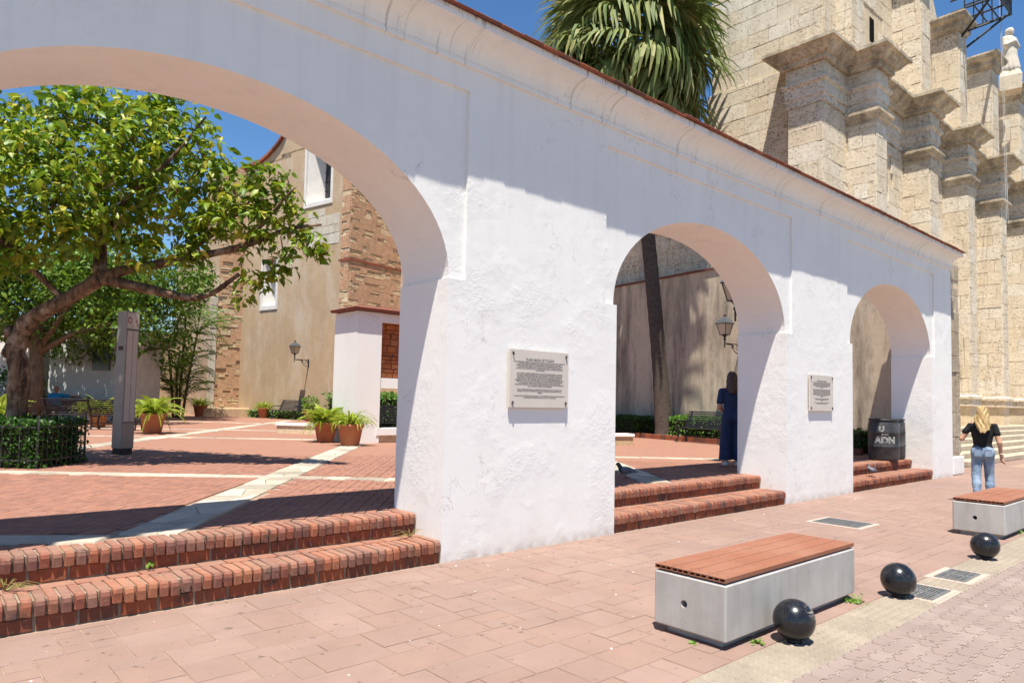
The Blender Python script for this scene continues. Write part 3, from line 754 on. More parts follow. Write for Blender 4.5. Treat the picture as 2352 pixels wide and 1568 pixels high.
for i, x in enumerate(PX):
    p2 = rectpath([(x, YF), (x, YP), (x+PWD, YP), (x+PWD, YF)])
    k = MB(); k.sweep([(-.02, 10.74), (.04, 10.74), (.05, 10.84), (.12, 10.90), (.13, 10.97), (.20, 11.02), (.20, 11.10), (.16, 11.12), (.16, 11.18), (-.02, 11.185)], p2); k.build('capital', CORAL_MOULD, CH)
    if i >= 1:
        xx = x+.02; p3 = rectpath([(xx, YW2), (xx, T2), (xx+PWD+.08, T2), (xx+PWD+.08, YW2)]); zt = 17.3 if x > 28 else 17.55
        k = MB(); k.sweep([(-.02, zt), (.06, zt), (.10, zt+.1), (.16, zt+.16), (.16, zt+.36), (.30, zt+.46), (.36, zt+.60), (.36, zt+.66), (-.02, zt+.7)], p3); k.build('upper_capital', CORAL_MOULD, CH)
        k = MB(); k.box(xx-.3, xx+PWD+.36, T2-.3, YW2, zt+.62, zt+.71) if x > 28 else k.box(xx, xx+.1, T2+.1, YW2, zt, zt+.1); k.build('cap_slab', CORAL_MOULD, CH)
    pb = MB(); pb.sweep([(-.02, 1.75), (.10, 1.75), (.10, 2.0), (.16, 2.05), (.16, 2.14), (.06, 2.2), (.06, 2.28), (-.02, 2.3)], p2); pb.build('pedestal_moulding', CORAL, CH)
# curved volute gable and pinnacles above the lower right part
def volute(x0, x1, z0, z1, y0, y1, name):
    pts = [(x0, z0)]+[(x0+(x1-x0)*i/10, z0+(z1-z0)*(1-math.sin(PI/2*i/10))) for i in range(11)]+[(x0, z0)]
    pts = pts[1:-1]+[(x0, z0)]
    mb = MB(); n = len(pts); mb.add([(x, y, z) for y in (y0, y1) for x, z in pts], [tuple(range(n)), tuple(range(2*n-1, n-1, -1))]+[(i, n+i, n+(i+1) % n, (i+1) % n) for i in range(n)])
    mb.build(name, CORAL, CH)
volute(33.0, 36.6, 16.9, 20.4, YW2+.3, YW2+.9, 'volute')
PINK = simple('pinkish_render', (.60, .47, .38), (.52, .40, .32), 2, .9, .15, .3, .01, 20)
ob_ = MB(); ob_.lathe([(.55, 0), (.55, .5), (.42, .6), (.42, 2.2), (.16, 5.5), (0, 5.7)], 8, (31.3, YW2+.6, 16.9)); ob_.build('pinnacle', PINK, CH)
# entrance steps
CSTEP = simple('worn_stone_step', (.50, .42, .32), (.36, .29, .21), 3, .9, .15, .5, .01, 30)
cs = thing('church_steps', 'wide worn stone steps rising to the church at the right edge', 'steps')
for i in range(6):
    z0 = .155*i; y0 = .55+.42*i
    s = MB(); V, F = cbox(18, 3.6-.42*i, .155, .018); s.add([(x+22.55+.25*i*0+9+.22*max(0, i-3), y+y0+(3.6-.42*i)/2, z+z0+.0775) for x, y, z in V], F); s.build('step', CSTEP, cs)
# rough stone stub that closes the white arcade
stub = thing('stone_wall_stub', 'rough bare coral-stone wall end beside the last white arch', 'wall', (0, 0, 0))
sb = MB(); sb.box(XE+.002, 19.98, .05, .80, -.1, 5.3); sb.build('core', CORAL_PLAIN, stub)
place_blocks(stub, [((XE+.003, .05, 0), (1, 0, 0), (0, -1, 0), facegrid(None, None, .52, 5.25, .70, [.4, .5, .6], [.7, .35, .45])), ((19.98, .05, 0), (0, 1, 0), (1, 0, 0), facegrid(None, None, .0, 5.25, .7, [.4, .5], [.7]))], m_coral('stub_stone', [(.55, .45, .34), (.60, .51, .40), (.52, .41, .29)], .2, 1.1, 1.6), 60, 'stone_blocks', .1, .01, .02, .02)
wb = MB(); V, F = cbox(.84, .46, .46, .03); wb.add([(x+XE+.432, y+.22, z+.22) for x, y, z in V], F); wb.build('whitewashed_base', STUCCO, stub)

# stained plaster side wall seen through the middle and far arches
A0, A1 = Vector((19.75, 1.05)), Vector((21.45, 13.2)); ud = (A1-A0).normalized(); A2 = A0+ud*22; nn = Vector((-ud.y, ud.x))
SW = thing('plaster_side_wall', 'tall black-stained beige plaster wall behind the middle and far arches', 'wall')
q = MB(); pts = [A0, A2, A2-nn*.5, A0-nn*.5]; q.prism([(v.x, v.y) for v in pts][::-1], -.05, 6.2); q.build('wall', PLASTER_SIDE, SW)
q = MB(); pts = [A0+nn*.06, A2+nn*.06, A2-nn*.6, A0-nn*.6]; q.prism([(v.x, v.y) for v in pts][::-1], 6.2, 6.27); q.build('tile_edge', ROOFTILE, SW)

# ---------------------------------------------------------------- plaster church with the brick buttress at the back
F0 = Vector((15.2, 29, 0)); FT = Vector((-.215, .977, 0)).normalized(); FN = Vector((-FT.y, FT.x, 0))   # along (away), outward
def FP(s, d, z): v = F0+FT*s+FN*d; return (v.x, v.y, z)
PC = thing('plaster_church', 'beige plastered church side with brick buttress behind the nearest arch', 'church')
fw_ = MB()
def fq(mb, s0, s1, z0, z1, d=0, th=1.4): mb.add([FP(s, dd, z) for z in (z0, z1) for dd in (d, d-th) for s in (s0, s1)], [(0, 2, 3, 1), (4, 5, 7, 6), (0, 1, 5, 4), (1, 3, 7, 5), (3, 2, 6, 7), (2, 0, 4, 6)])
W1, W2 = (-2.75, -.75, 11.5, 15.4), (1.5, 2.75, 6.4, 9.0)
fq(fw_, -12, -5, -.1, 13.6); fq(fw_, -5, W1[0], -.1, 16.6); fq(fw_, W1[0], W1[1], -.1, W1[2]); fq(fw_, W1[0], W1[1], W1[3], 17.6); fq(fw_, W1[1], W2[0], -.1, 14.6)
fq(fw_, W2[0], W2[1], -.1, W2[2]); fq(fw_, W2[0], W2[1], W2[3], 14.4); fq(fw_, W2[1], 5, -.1, 14.4)
curve = [(3.3, 14.45), (2.6, 14.68), (2.16, 14.91), (1.8, 15.1), (1.55, 15.28), (1.3, 15.5), (1.12, 15.75), (.95, 16.1), (.8, 16.6), (.7, 17.2), (.65, 18)]
n = len(curve)
for k in range(n-1):
    (sa, za), (sb_, zb) = curve[k], curve[k+1]
    fw_.add([FP(sa, 0, 14.3), FP(sb_, 0, 14.3), FP(sb_, 0, zb), FP(sa, 0, za), FP(sa, -1.4, 14.3), FP(sb_, -1.4, 14.3), FP(sb_, -1.4, zb), FP(sa, -1.4, za)], [(0, 1, 2, 3), (4, 5, 6, 7), (3, 2, 6, 7)])
fq(fw_, W1[1], .66, 14.5, 18); fq(fw_, -3.9, .66, 17.5, 18.6)
fw_.build('wall', PLASTER_BEIGE, PC)
ev = MB()
for k in range(n-1):
    (sa, za), (sb_, zb) = curve[k], curve[k+1]
    ev.add([FP(sa, d, za+h) for d in (.18, -1.5) for h in (0, .16)]+[FP(sb_, d, zb+h) for d in (.18, -1.5) for h in (0, .16)], [(0, 1, 5, 4), (2, 3, 7, 6), (1, 3, 7, 5), (0, 2, 6, 4)])
ev.add([FP(s, d, z) for s in (3.3, 9) for d in (.18, -1.5) for z in (14.45-(s-3.3)*.06, 14.62-(s-3.3)*.06)], [(0, 1, 5, 4), (2, 3, 7, 6), (1, 3, 7, 5), (0, 2, 6, 4), (0, 1, 3, 2)])
ev.build('roof_edge', ROOFTILE, PC)
WHITEF = simple('whitewashed_frame', (.72, .69, .65), (.62, .59, .55), 3, .85, .2, .2, .01, 20)
GLASS = simple('dark_window_glass', (.02, .025, .03), (.03, .035, .04), 2, .15, .5)
for (s0, s1, z0, z1), gl in ((W1, True), (W2, False)):
    wn_ = link('window', None, PC)
    fr = MB()
    for a, b_, c, d in ((s0-.14, s0+.02, z0-.2, z1), (s1-.02, s1+.14, z0-.2, z1), (s0+.02, s1-.02, z0-.2, z0+.02)): fq(fr, a, b_, c, d, .045, .4)
    rv = MB(); i0, i1 = (-1.95, -1.15) if gl else (1.9, 2.4)
    lo = .5
    P = lambda s, d, z: FP(s, d, z)
    rv.add([P(s0, .01, z0), P(s1, .01, z0), P(s1, .01, z1), P(s0, .01, z1), P(i0, -.95, z0+lo), P(i1, -.95, z0+lo), P(i1, -.95, z1), P(i0, -.95, z1)], [(0, 1, 5, 4), (1, 2, 6, 5), (0, 4, 7, 3)])
    f1 = fr.build('window_frame', WHITEF, wn_); rv.build('window_reveal', WHITEF, wn_)
    gm = MB(); fq(gm, i0, i1, z0+lo, z1, -.9, .1); gm.build('window_pane', GLASS if gl else WHITEF, wn_)
    if gl:
        bm_ = MB()
        for z in np.arange(z0+lo+.35, z1, .5): bm_.tube([FP(i0, -.86, z), FP(i1, -.86, z)], .025, 5)
        bm_.tube([FP((i0+i1)/2, -.86, z0+lo), FP((i0+i1)/2, -.86, z1)], .025, 5); bm_.build('window_bars', DARKIRON, wn_)
# exposed ashlar under the upper window
place_blocks(PC, [(FP(-3.5, 0, 0), tuple(FT), tuple(FN), [(s+.02, z, w_, h) for s, z, w_, h in facegrid(None, None, 9.2, 11.1, 2.5, [.42, .55], [.5, .7, .9]) if not (z > 10.5 and s < .8)])], QUOIN, 40, 'stone_blocks', .06, .02, .012, .006)
# brick and stone buttress
S0, S1_, DP = -7.8, -7.26, 3.0
bt_ = MB(); fq(bt_, S0, S1_, -.1, 14.0, DP, DP+.1); bt_.build('buttress', RUBBLE, PC)
def patches(o, u, nrm, ulen, z0, z1, seed):
    r = random.Random(seed); st, bk = [], []
    for s, z, w_, h in facegrid(None, None, z0, z1, ulen, [.10, .15, .2, .26], [.22, .3, .4, .55]):
        (bk if (r.random() < .62 and h < .3) else st).append((s, z, w_, h))
    return st, bk
for o, u, nrm, ul, sd in ((FP(S0, DP, 0), -FN, -FT, DP, 3), (FP(S1_, DP, 0), -FT, FN, S1_-S0, 4)):
    st, bk = patches(o, u, nrm, ul, 3.2, 14, sd)
    place_blocks(PC, [(o, tuple(u), tuple(nrm), st)], RUBBLE, 90, 'stone_blocks', .08, .016, .02, .012, lambda x, y: y > 250 and x < 925)
    mb = MB()
    for s, z, w_, h in bk:
        c = Vector(o)+u*(s+w_/2)+Vector((0, 0, z+h/2)); mb = MB(); mb.obox(c+nrm*.012, u*w_, nrm*.05, Vector((0, 0, h))); mb.build('brick_infill', OLDBRICK, PC)
    
for z, k in ((7.35, .07), (4.2, .10)): lg = MB(); lg.add([FP(s, d, z+h) for h in (0, .09) for d in (DP+k, 0) for s in (S0-k, S1_+k)], [(0, 2, 3, 1), (4, 5, 7, 6), (0, 1, 5, 4), (1, 3, 7, 5), (3, 2, 6, 7), (2, 0, 4, 6)]); lg.build('string_course', ROOFTILE, PC)
# rubble corner tower at the far end of the facade
RT = thing('rubble_buttress', 'rough stone and brick corner buttress left of the wall lantern', 'buttress')
q = MB(); q.box(12.5, 15.35, 33.55, 36.5, -.1, 7.0); q.box(13.0, 15.35, 33.56, 36.5, 7.0, 14.3); q.build('core', PLASTER_BEIGE, RT)
st, bk = patches(None, None, None, 2.5, .5, 14.2, 8)
qs = [(s, z, w_, h) for s, z, w_, h in facegrid(None, None, .45, 7.0, .38, [.35, .45, .55], [.38])]
place_blocks(RT, [((12.88, 33.55, 0), (1, 0, 0), (0, -1, 0), [b_ for b_ in st if RND.random() < .82])], RUBBLE, 220, 'stone_blocks', .16, .02, .06, .035, lambda x, y: 380 < y)
place_blocks(RT, [((12.5, 33.55, 0), (1, 0, 0), (0, -1, 0), qs)], QUOIN, 40, 'stone_blocks', .2, .012, .09, .02)
mb = MB()
for s, z, w_, h in bk: mb = MB(); mb.obox((12.88+s+w_/2, 33.53, z+h/2), (w_, 0, 0), (0, .08, 0), (0, 0, h)); mb.build('brick_infill', OLDBRICK, RT)

q = MB(); V, F = cbox(5.2, 1.0, .5, .04); q.add([(x+14.6, y+32.9, z+.62) for x, y, z in V], F); q.build('footing', RUBBLE, RT)
# far wall beyond
FWL = thing('far_church_wall', 'weathered beige and stone wall behind the areca palms', 'wall')
q = MB(); q.box(13.6, 20, 43, 44, -.1, 11.3); q.build('wall', PLASTER_BEIGE, FWL); q = MB(); q.box(11.2, 16, 39, 40, -.1, 5.2); q.build('stone_base', RUBBLE, FWL)

# ---------------------------------------------------------------- white garden wall with tile coping
GW = thing('white_garden_wall', 'white walled pavilion with tile coping behind the two potted ferns', 'wall')
q = MB(); q.box(8.73, 9.45, 10.32, 11.55, .3, 3.82); q.box(9.36, 13.2, 10.36, 10.98, 3.6, 3.82); q.box(9.36, 13.2, 10.36, 10.98, 1.85, 2.12); q.box(10.6, 13.2, 10.36, 10.98, .3, 3.7); q.build('wall', STUCCO_SMOOTH, GW)
q = MB(); q.box(9.36, 10.6, 10.36, 10.9, .3, .62); q.build('rubble_base', RUBBLE, GW); q = MB(); q.box(9.36, 10.6, 10.3, 10.95, .62, .80); q.build('sill', STUCCO_SMOOTH, GW)
q = MB(); q.box(9.37, 10.6, 10.62, 10.86, 2.12, 3.6); q.build('rubble_infill', m_brick('orange_rubble', [(.34, .11, .04), (.28, .09, .04)], .7), GW)
st = facegrid(None, None, 2.14, 3.58, 1.2, [.1, .14, .18], [.18, .24, .3])
place_blocks(GW, [((9.38, 10.62, 0), (1, 0, 0), (0, -1, 0), st)], m_brick('orange_stone', [(.40, .13, .045), (.32, .10, .04), (.44, .17, .07)], .5), 60, 'stone_blocks', .08, .02, .03, .02)
q = MB(); q.sweep([(-.1, 3.84), (.14, 3.84), (.16, 3.90), (.10, 3.93), (-.1, 3.98)], rectpath([(8.73, 11.55), (8.73, 10.32), (13.2, 10.32)])); q.build('coping', ROOFTILE, GW)
q = MB(); q.box(8.85, 13.2, 10.42, 10.95, 3.82, 3.99); q.build('coping_top', ROOFTILE, GW)

# low plastered ledge walls
for (x0, y0, x1, y1), lab in (((9.15, 15.9, 12.2, 12.2), 'low stone ledge wall with white top beside the potted fern pair'), ((12.6, 8.2, 15.5, 6.9), 'low stone ledge with white top seen at the left of the middle arch')):
    lw = thing('ledge_wall', lab, 'wall'); a, b_ = Vector((x0, y0, 0)), Vector((x1, y1, 0)); d = b_-a; L_ = d.length; d /= L_; nr_ = Vector((-d.y, d.x, 0))
    q = MB(); q.obox((a+b_)/2+Vector((0, 0, .54)), d*L_, nr_*.4, (0, 0, .26)); q.build('rubble', RUBBLE, lw)
    q = MB(); q.obox((a+b_)/2+Vector((0, 0, .70)), d*(L_+.06), nr_*.48, (0, 0, .07)); q.build('cap', STUCCO_SMOOTH, lw)

# ---------------------------------------------------------------- far white building on the left
WB = thing('white_building', 'low white building with dark lettering in the shade behind the trees', 'building')
wd_ = Vector((.76, -.65, 0)); wo = Vector((-8, 40.0, 0)); wnr = Vector((-.65, -.76, 0))
def WP(s, d, z): v = wo+wd_*s+wnr*d; return (v.x, v.y, z)
q = MB(); q.add([WP(s, d, z) for z in (.3, 4.6) for d in (0, -6) for s in (-6, 16.2)], [(0, 2, 3, 1), (4, 5, 7, 6), (0, 1, 5, 4), (1, 3, 7, 5), (3, 2, 6, 7), (2, 0, 4, 6)]); q.build('wall', STUCCO_SMOOTH, WB)
q = MB(); q.obox(WP(12.9, .04, 2.35), wd_*1.7, wnr*.05, (0, 0, .24)); q.build('sign_board', RUST, WB)
q = MB(); q.obox(WP(18.3, -1.5, 2.2), wd_*3.2, wnr*3, (0, 0, 4.2)); q.build('annex', simple('pale_render', (.55, .56, .54), None, 2), WB)
q = MB(); q.obox(WP(18.9, .05, 3.2), wd_*.7, wnr*.12, (0, 0, 1.4)); q.build('doorway', GLASS, WB)
def text(body_, size, M, mat, parent, name='lettering', align='CENTER', ext=.001, bold=0):
    cu = bpy.data.curves.new(name, 'FONT'); cu.body = body_; cu.size = size; cu.align_x = align; cu.extrude = ext; cu.offset = bold; cu.resolution_u = 3
    o = bpy.data.objects.new(name, cu); COL.objects.link(o); dg = bpy.context.evaluated_depsgraph_get()
    me = bpy.data.meshes.new_from_object(o.evaluated_get(dg)); COL.objects.unlink(o); bpy.data.objects.remove(o); bpy.data.curves.remove(cu)
    me.materials.clear(); me.materials.append(mat); r = link(name, me, parent); r.matrix_local = M; return r
Mt = Matrix((wd_, Vector((0, 0, 1)), wnr)).transposed().to_4x4(); Mt.translation = WP(13.2, .03, 2.75)
text('Jules', .75, Mt, RUST, WB, bold=.01)
# ---------------------------------------------------------------- street furniture
def holed_end(mb, x, y0, y1, z0, z1, cy_, cz_, r, depth, sgn, n=28):
    """rectangular end face with a round recess"""
    ring, edge, back = [], [], []
    angs = sorted(set([2*PI*i/n for i in range(n)]+[math.atan2(z-cz_, y-cy_) % (2*PI) for y in (y0, y1) for z in (z0, z1)]))
    for a in angs:
        c, s = math.cos(a), math.sin(a); t = min(((y1-cy_)/c if c > 1e-9 else (y0-cy_)/c if c < -1e-9 else 9e9), ((z1-cz_)/s if s > 1e-9 else (z0-cz_)/s if s < -1e-9 else 9e9))
        ring.append((x, cy_+r*c, cz_+r*s)); edge.append((x, cy_+t*c, cz_+t*s)); back.append((x+sgn*depth, cy_+r*.9*c, cz_+r*.9*s))
    k = len(angs); F = [(i, (i+1) % k, k+(i+1) % k, k+i) for i in range(k)]+[(i, (i+1) % k, 2*k+(i+1) % k, 2*k+i) for i in range(k)]+[tuple(range(2*k, 3*k))]
    mb.add(ring+edge+back, F)
def m_wood():
    m, nt, b = newmat('composite_decking', .7, .3); p = pos(nt)
    col = mixc(nt, ramp(nt, noise(nt, mapping(nt, p, (.25, 3, 1)), 9, 6, .6), [(.3, 0), (.7, 1)]), (.285, .112, .062), (.235, .092, .052))
    col = mixc(nt, math_(nt, 'MULTIPLY', ramp(nt, noise(nt, p, 3.3, 9, .7), [(.58, 0), (.70, 1)]), .6), col, (.11, .05, .033))
    col = mixc(nt, math_(nt, 'MULTIPLY', ramp(nt, noise(nt, mapping(nt, p, (1, 1, 1), (0, 0, 0), (5, 3, 0)), 1.8, 7, .65), [(.45, 0), (.7, 1)]), .35), col, (.36, .20, .14))
    nt.links.new(col, b.inputs['Base Color']); bump(nt, b, noise(nt, mapping(nt, p, (.3, 8, 1)), 30, 4), .15, .002); return m
WOOD = m_wood(); STEEL = simple('grey_screw', (.20, .18, .17), (.12, .11, .1), 20, .4, .5, metal=.8)
def concrete_bench(x, y, lab):
    o = thing('concrete_bench', lab, 'bench', (x, y, 0), 0, 'concrete benches on the pavement')
    L_, W_, z0, z1 = 1.985, .572, .052, .424; b = MB(); e = .012
    # chamfered shell without its left end, which carries the hole
    prof = [(e, z0), (W_-e, z0), (W_, z0+e), (W_, z1-e), (W_-e, z1), (e, z1), (0, z1-e), (0, z0+e)]; n = len(prof)
    b.add([(xx, yy, zz) for xx in (e, L_-e) for yy, zz in prof], [(i, (i+1) % n, n+(i+1) % n, n+i) for i in range(n)])
    inn = [(e+(yy-e)*1.0 if False else min(max(yy, e), W_-e), min(max(zz, z0+e), z1-e)) for yy, zz in prof]
    b.add([(e, yy, zz) for yy, zz in prof]+[(0, yy, zz) for yy, zz in inn], [(i, (i+1) % n, n+(i+1) % n, n+i) for i in range(n)])
    b.add([(L_-e, yy, zz) for yy, zz in prof]+[(L_, yy, zz) for yy, zz in inn], [(i, (i+1) % n, n+(i+1) % n, n+i) for i in range(n)]+[tuple(range(n, 2*n))])
    holed_end(b, 0, e, W_-e, z0+e, z1-e, W_*.5+.035, .235, .026, .11, 1)
    b.build('seat_block', CONCRETE, o)
    b = MB().box(.07, L_-.07, .07, W_-.07, 0, z0+.004); b.build('plinth', CONCRETE, o)
    pw = .1365
    for i in range(4):
        y0 = .006+i*(pw+.005); p = MB(); t = .0055; za, zb = z1+.012, z1+.041
        p.box(.004, L_-.004, y0, y0+pw, zb-t, zb); p.box(.004, L_-.004, y0, y0+pw, za, za+t)
        for k in range(4): yy = y0+(pw-t)*k/3; p.box(.004, L_-.004, yy, yy+t, za+t-.0005, zb-t+.0005)
        p.box(.06, L_-.06, y0+t, y0+pw-t, za+t, zb-t)
        q = p.build('plank', WOOD, o)
        s = MB()
        for xx in (.08, .55, 1.0, 1.45, L_-.08):
            for yy in (y0+.03, y0+pw-.03): s.lathe([(.007, zb+.0005), (.006, zb+.0018), (0, zb+.0018)], 8, (xx, yy, 0))
        tag(s.build('screws', STEEL, q), kind='stuff')
    b = MB()
    for xx in (.15, L_/2, L_-.15): b.box(xx-.02, xx+.02, .02, W_-.02, z1-.002, z1+.0125)
    tag(b.build('bearers', RUST, o), kind='stuff')
    return o
concrete_bench(4.1, -3.09, 'grey concrete bench with red-brown planks in front of the white pier')
concrete_bench(10.33, -3.15, 'second concrete bench with red-brown planks, cut by the right edge')
def m_ball():
    m, nt, b = newmat('glossy_black_paint', .28, .5); tc = nt.nodes.new('ShaderNodeTexCoord').outputs['Object']
    p = pos(nt)
    s = nd(nt, 'TexNoise', Vector=mapping(nt, p, (14, 14, 60), (.4, .3, 0)), Scale=1.6, Detail=6, Roughness=.7).outputs[0]
    near_ = ramp(nt, nd(nt, 'VectorMath', {'operation': 'DISTANCE'}, i0=tc, i1=(.035, -.135, .10)).outputs[1], [(.03, 1), (.085, 0)])
    f = math_(nt, 'MULTIPLY', ramp(nt, s, [(.5, 0), (.54, 1)]), near_)
    d = ramp(nt, noise(nt, p, 22, 8, .75), [(.5, 0), (.8, 1)])
    sc2 = ramp(nt, noise(nt, mapping(nt, p, (40, 8, 30)), 1.7, 4, .6), [(.70, 0), (.72, 1)])
    col = mixc(nt, math_(nt, 'MULTIPLY', d, .5), (.010, .010, .013), (.075, .067, .06)); col = mixc(nt, math_(nt, 'MULTIPLY', sc2, .5), col, (.25, .22, .2)); col = mixc(nt, f, col, (.42, .34, .24))
    nt.links.new(col, b.inputs['Base Color']); nt.links.new(math_(nt, 'ADD', math_(nt, 'MULTIPLY', d, .3), .24), b.inputs['Roughness']); bump(nt, b, noise(nt, p, 14, 3), .12, .006); return m
BALL = m_ball()
sph = MB(); nphi = 32; sph.lathe([(.138*math.sin(PI*i/nphi), -.138*math.cos(PI*i/nphi)) for i in range(nphi+1)], 48)
sphm = sph.mesh('sphere', BALL, True); ft = MB(); ft.lathe([(.052, -.006), (.052, .02), (.045, .03)], 24); ftm = ft.mesh('foot', BALL, True)
for (x, y, lab, rz) in ((4.66, -3.27, 'black steel ball bollard beside the nearer concrete bench, the nearest of three', .0), (6.47, -3.29, 'black steel ball bollard beside the street drains, middle of three', .35), (8.87, -3.31, 'black steel ball bollard before the far concrete bench, the farthest of three', .7)):
    o = thing('ball_bollard', lab, 'bollard', (x, y, 0), rz, 'black ball bollards'); s = link('ball', sphm, o, (0, 0, .146)); link('foot', ftm, o)
GRATE = simple('grey_grate_iron', (.20, .20, .20), (.13, .13, .13), 10, .6, .4, metal=.3)
PALEC = simple('pale_cement', (.47, .36, .30), (.40, .31, .26), 6, .9, .2)
def drain(x0, x1, y0, y1, lab, cross):
    o = thing('drain_grate', lab, 'drain', (0, 0, 0), 0, 'drain covers'); w_ = .05; z = .004
    b = MB(); b.box(x0-.07, x1+.07, y0-.07, y0-w_*0, -.02, z); b.box(x0-.07, x1+.07, y1, y1+.07, -.02, z); b.box(x0-.07, x0, y0, y1, -.02, z); b.box(x1, x1+.07, y0, y1, -.02, z); b.build('cement_surround', PALEC, o)
    b = MB(); b.box(x0, x1, y0, y1, -.02, .0045); b.build('pit', simple('drain_pit', (.05, .045, .04), (.03, .03, .03), 9, .95), o)
    b = MB(); f = .022; z1 = .011
    b.box(x0, x1, y0, y0+f, 0, z1); b.box(x0, x1, y1-f, y1, 0, z1); b.box(x0, x0+f, y0+f, y1-f, 0, z1); b.box(x1-f, x1, y0+f, y1-f, 0, z1)
    if not cross: b.box((x0+x1)/2-.02, (x0+x1)/2+.02, y0+f, y1-f, 0, z1)
    b.build('frame', GRATE, o)
    n = 9; bm_ = cmesh('bar', .001+(x1-x0-2*f-(0 if cross else .04))/(1 if cross else 2)-.001, .0125, .009, .001, GRATE)
    for i in range(n):
        yy = y0+f+(y1-y0-2*f)*(i+.5)/n
        if cross: link('bar', bm_, o, ((x0+x1)/2, yy, .0056))
        else:
            for sx in (-1, 1): link('bar', bm_, o, ((x0+x1)/2+sx*((x1-x0)/4-f/2+.01), yy, .0056))
    if cross:
        bn = cmesh('bar', .012, y1-y0-2*f-.002, .007, .001, GRATE)
        for i in range(10): link('bar', bn, o, (x0+f+(x1-x0-2*f)*(i+.5)/10, (y0+y1)/2, .0052))
drain(9.63, 10.15, -1.67, -1.06, 'square iron drain grate set in the pavement behind the nearer bench', True)
drain(7.5, 7.99, -3.50, -3.24, 'slotted iron drain grate between the middle and the farthest black ball', False)
drain(6.56, 7.04, -3.52, -3.25, 'slotted iron drain grate partly hidden by the middle black ball', False)

# commemorative plaques
PLAQ = simple('pale_marble', (.60, .53, .47), (.55, .485, .43), 3, .45, .4)
INK = simple('engraved_letters', (.20, .18, .17), (.25, .225, .21), 9, .8)
T1 = ['FUE CONSTRUIDA SOBRE LAS RUINAS DE DOS CASAS DEL SIGLO XVI, SE LEVANTÓ EN HONOR A', 'LA PRIMERA VIRREINA CONSORTE DE LAS INDIAS, MARÍA DE TOLEDO, HABÍA SIDO', 'CASADA CON DIEGO COLÓN, EL HIJO PRIMOGÉNITO DE CRISTÓBAL COLÓN, NIETA DEL', 'I DUQUE DE ALBA, SOBRINA DEL II DUQUE DE ALBA, PRIMO DEL REY FERNANDO EL', 'CATÓLICO, FUE LA DAMA DE MÁS ALTA NOBLEZA EN LLEGAR A LA PRIMERA CIUDAD DEL', 'NUEVO MUNDO', '',
      'EN SU CORTE LLEGARON MUJERES DE ALTA CUNA DEL REINO DE CASTILLA, IMPUSO EL', 'LUJO DE LOS MUEBLES, ROPAJES, JOYAS Y TOCADOS HASTA ENTONCES NUNCA VISTOS', 'EN AMÉRICA Y TRAJERON COSTUMBRES POR LA CORONA. AL LLEGAR LA VIRREINA SE', 'FORMÓ CORTE AL PASO TRIUNFAL, SE CONVIRTIÓ EN EL PERSONAJE CENTRAL DE LA', 'SOCIEDAD COLONIAL QUE PRETENDÍA REPLICAR LAS COSTUMBRES ARISTOCRÁTICAS DE LA', 'CORTE EN EL NUEVO MUNDO. SE LE DEBEN A LAS MUJERES, VESTIDOS CON REFERENCIA', 'A LAS MODAS DEL MOMENTO DE LAS ESPAÑOLAS. DOÑA MARÍA GOZÓ DE UNA', 'PROMINENTE POSICIÓN DE INFLUENCIA Y PODER DENTRO DEL CÍRCULO MÁS IMPORTANTE', 'DE LA COLONIA Y SOBRE EL PROPIO ESPOSO.', '',
      'CON LA MISMA PERSEVERANCIA DEFENDIÓ LOS DERECHOS, LUCHÓ Y RECLAMÓ LOS', 'DERECHOS, TÍTULOS Y HERENCIAS DE SUS HIJOS, LUEGO DEL FALLECIMIENTO DE SU', 'ESPOSO.', '', 'LA PLAZA MARÍA DE TOLEDO NOS RECUERDA A LA MÁS IMPORTANTE MUJER GOBERNADORA DE', 'LA MONARQUÍA ESPAÑOLA DEL SIGLO XVI EN LA HISPANIOLA']
def plaque(x0, x1, z0, z1, lab, title, lines, tsz):
    o = thing('plaque', lab, 'plaque', ((x0+x1)/2, -.03, z0), 0, 'marble plaques on the arcade'); w_, h = x1-x0, z1-z0
    b = MB(); V, F = cbox(w_, .025, h, .003); b.add([(x, y, z+h/2) for x, y, z in V], F); b.build('slab', PLAQ, o)
    st = cmesh('bolt', .016, .026, .036, .004, RUST)
    for sx in (-1, 1):
        for z in (.05, h-.05): link('bolt', st, o, (sx*(w_/2-.045), -.018, z), (0, RND.uniform(-.3, .3), 0))
        b = MB().box(sx*(w_/2-.05)-.02, sx*(w_/2-.05)+.02, .011, .036, .04, .1); b.build('bracket', RUST, o)
    f = lambda z: Matrix.Translation((0, -.0136, z)) @ Matrix.Rotation(PI/2, 4, 'X')
    text(title, tsz, f(h*.815), INK, o, 'title_lettering', bold=.0006)
    text('\n'.join(lines), .0175, f(h*.78), INK, o, 'text_lettering')
    return o
plaque(4.86, 5.76, 1.525, 2.155, 'pale marble plaque with Spanish text on the broad first pier', 'PLAZA MARÍA DE TOLEDO', T1, .036)
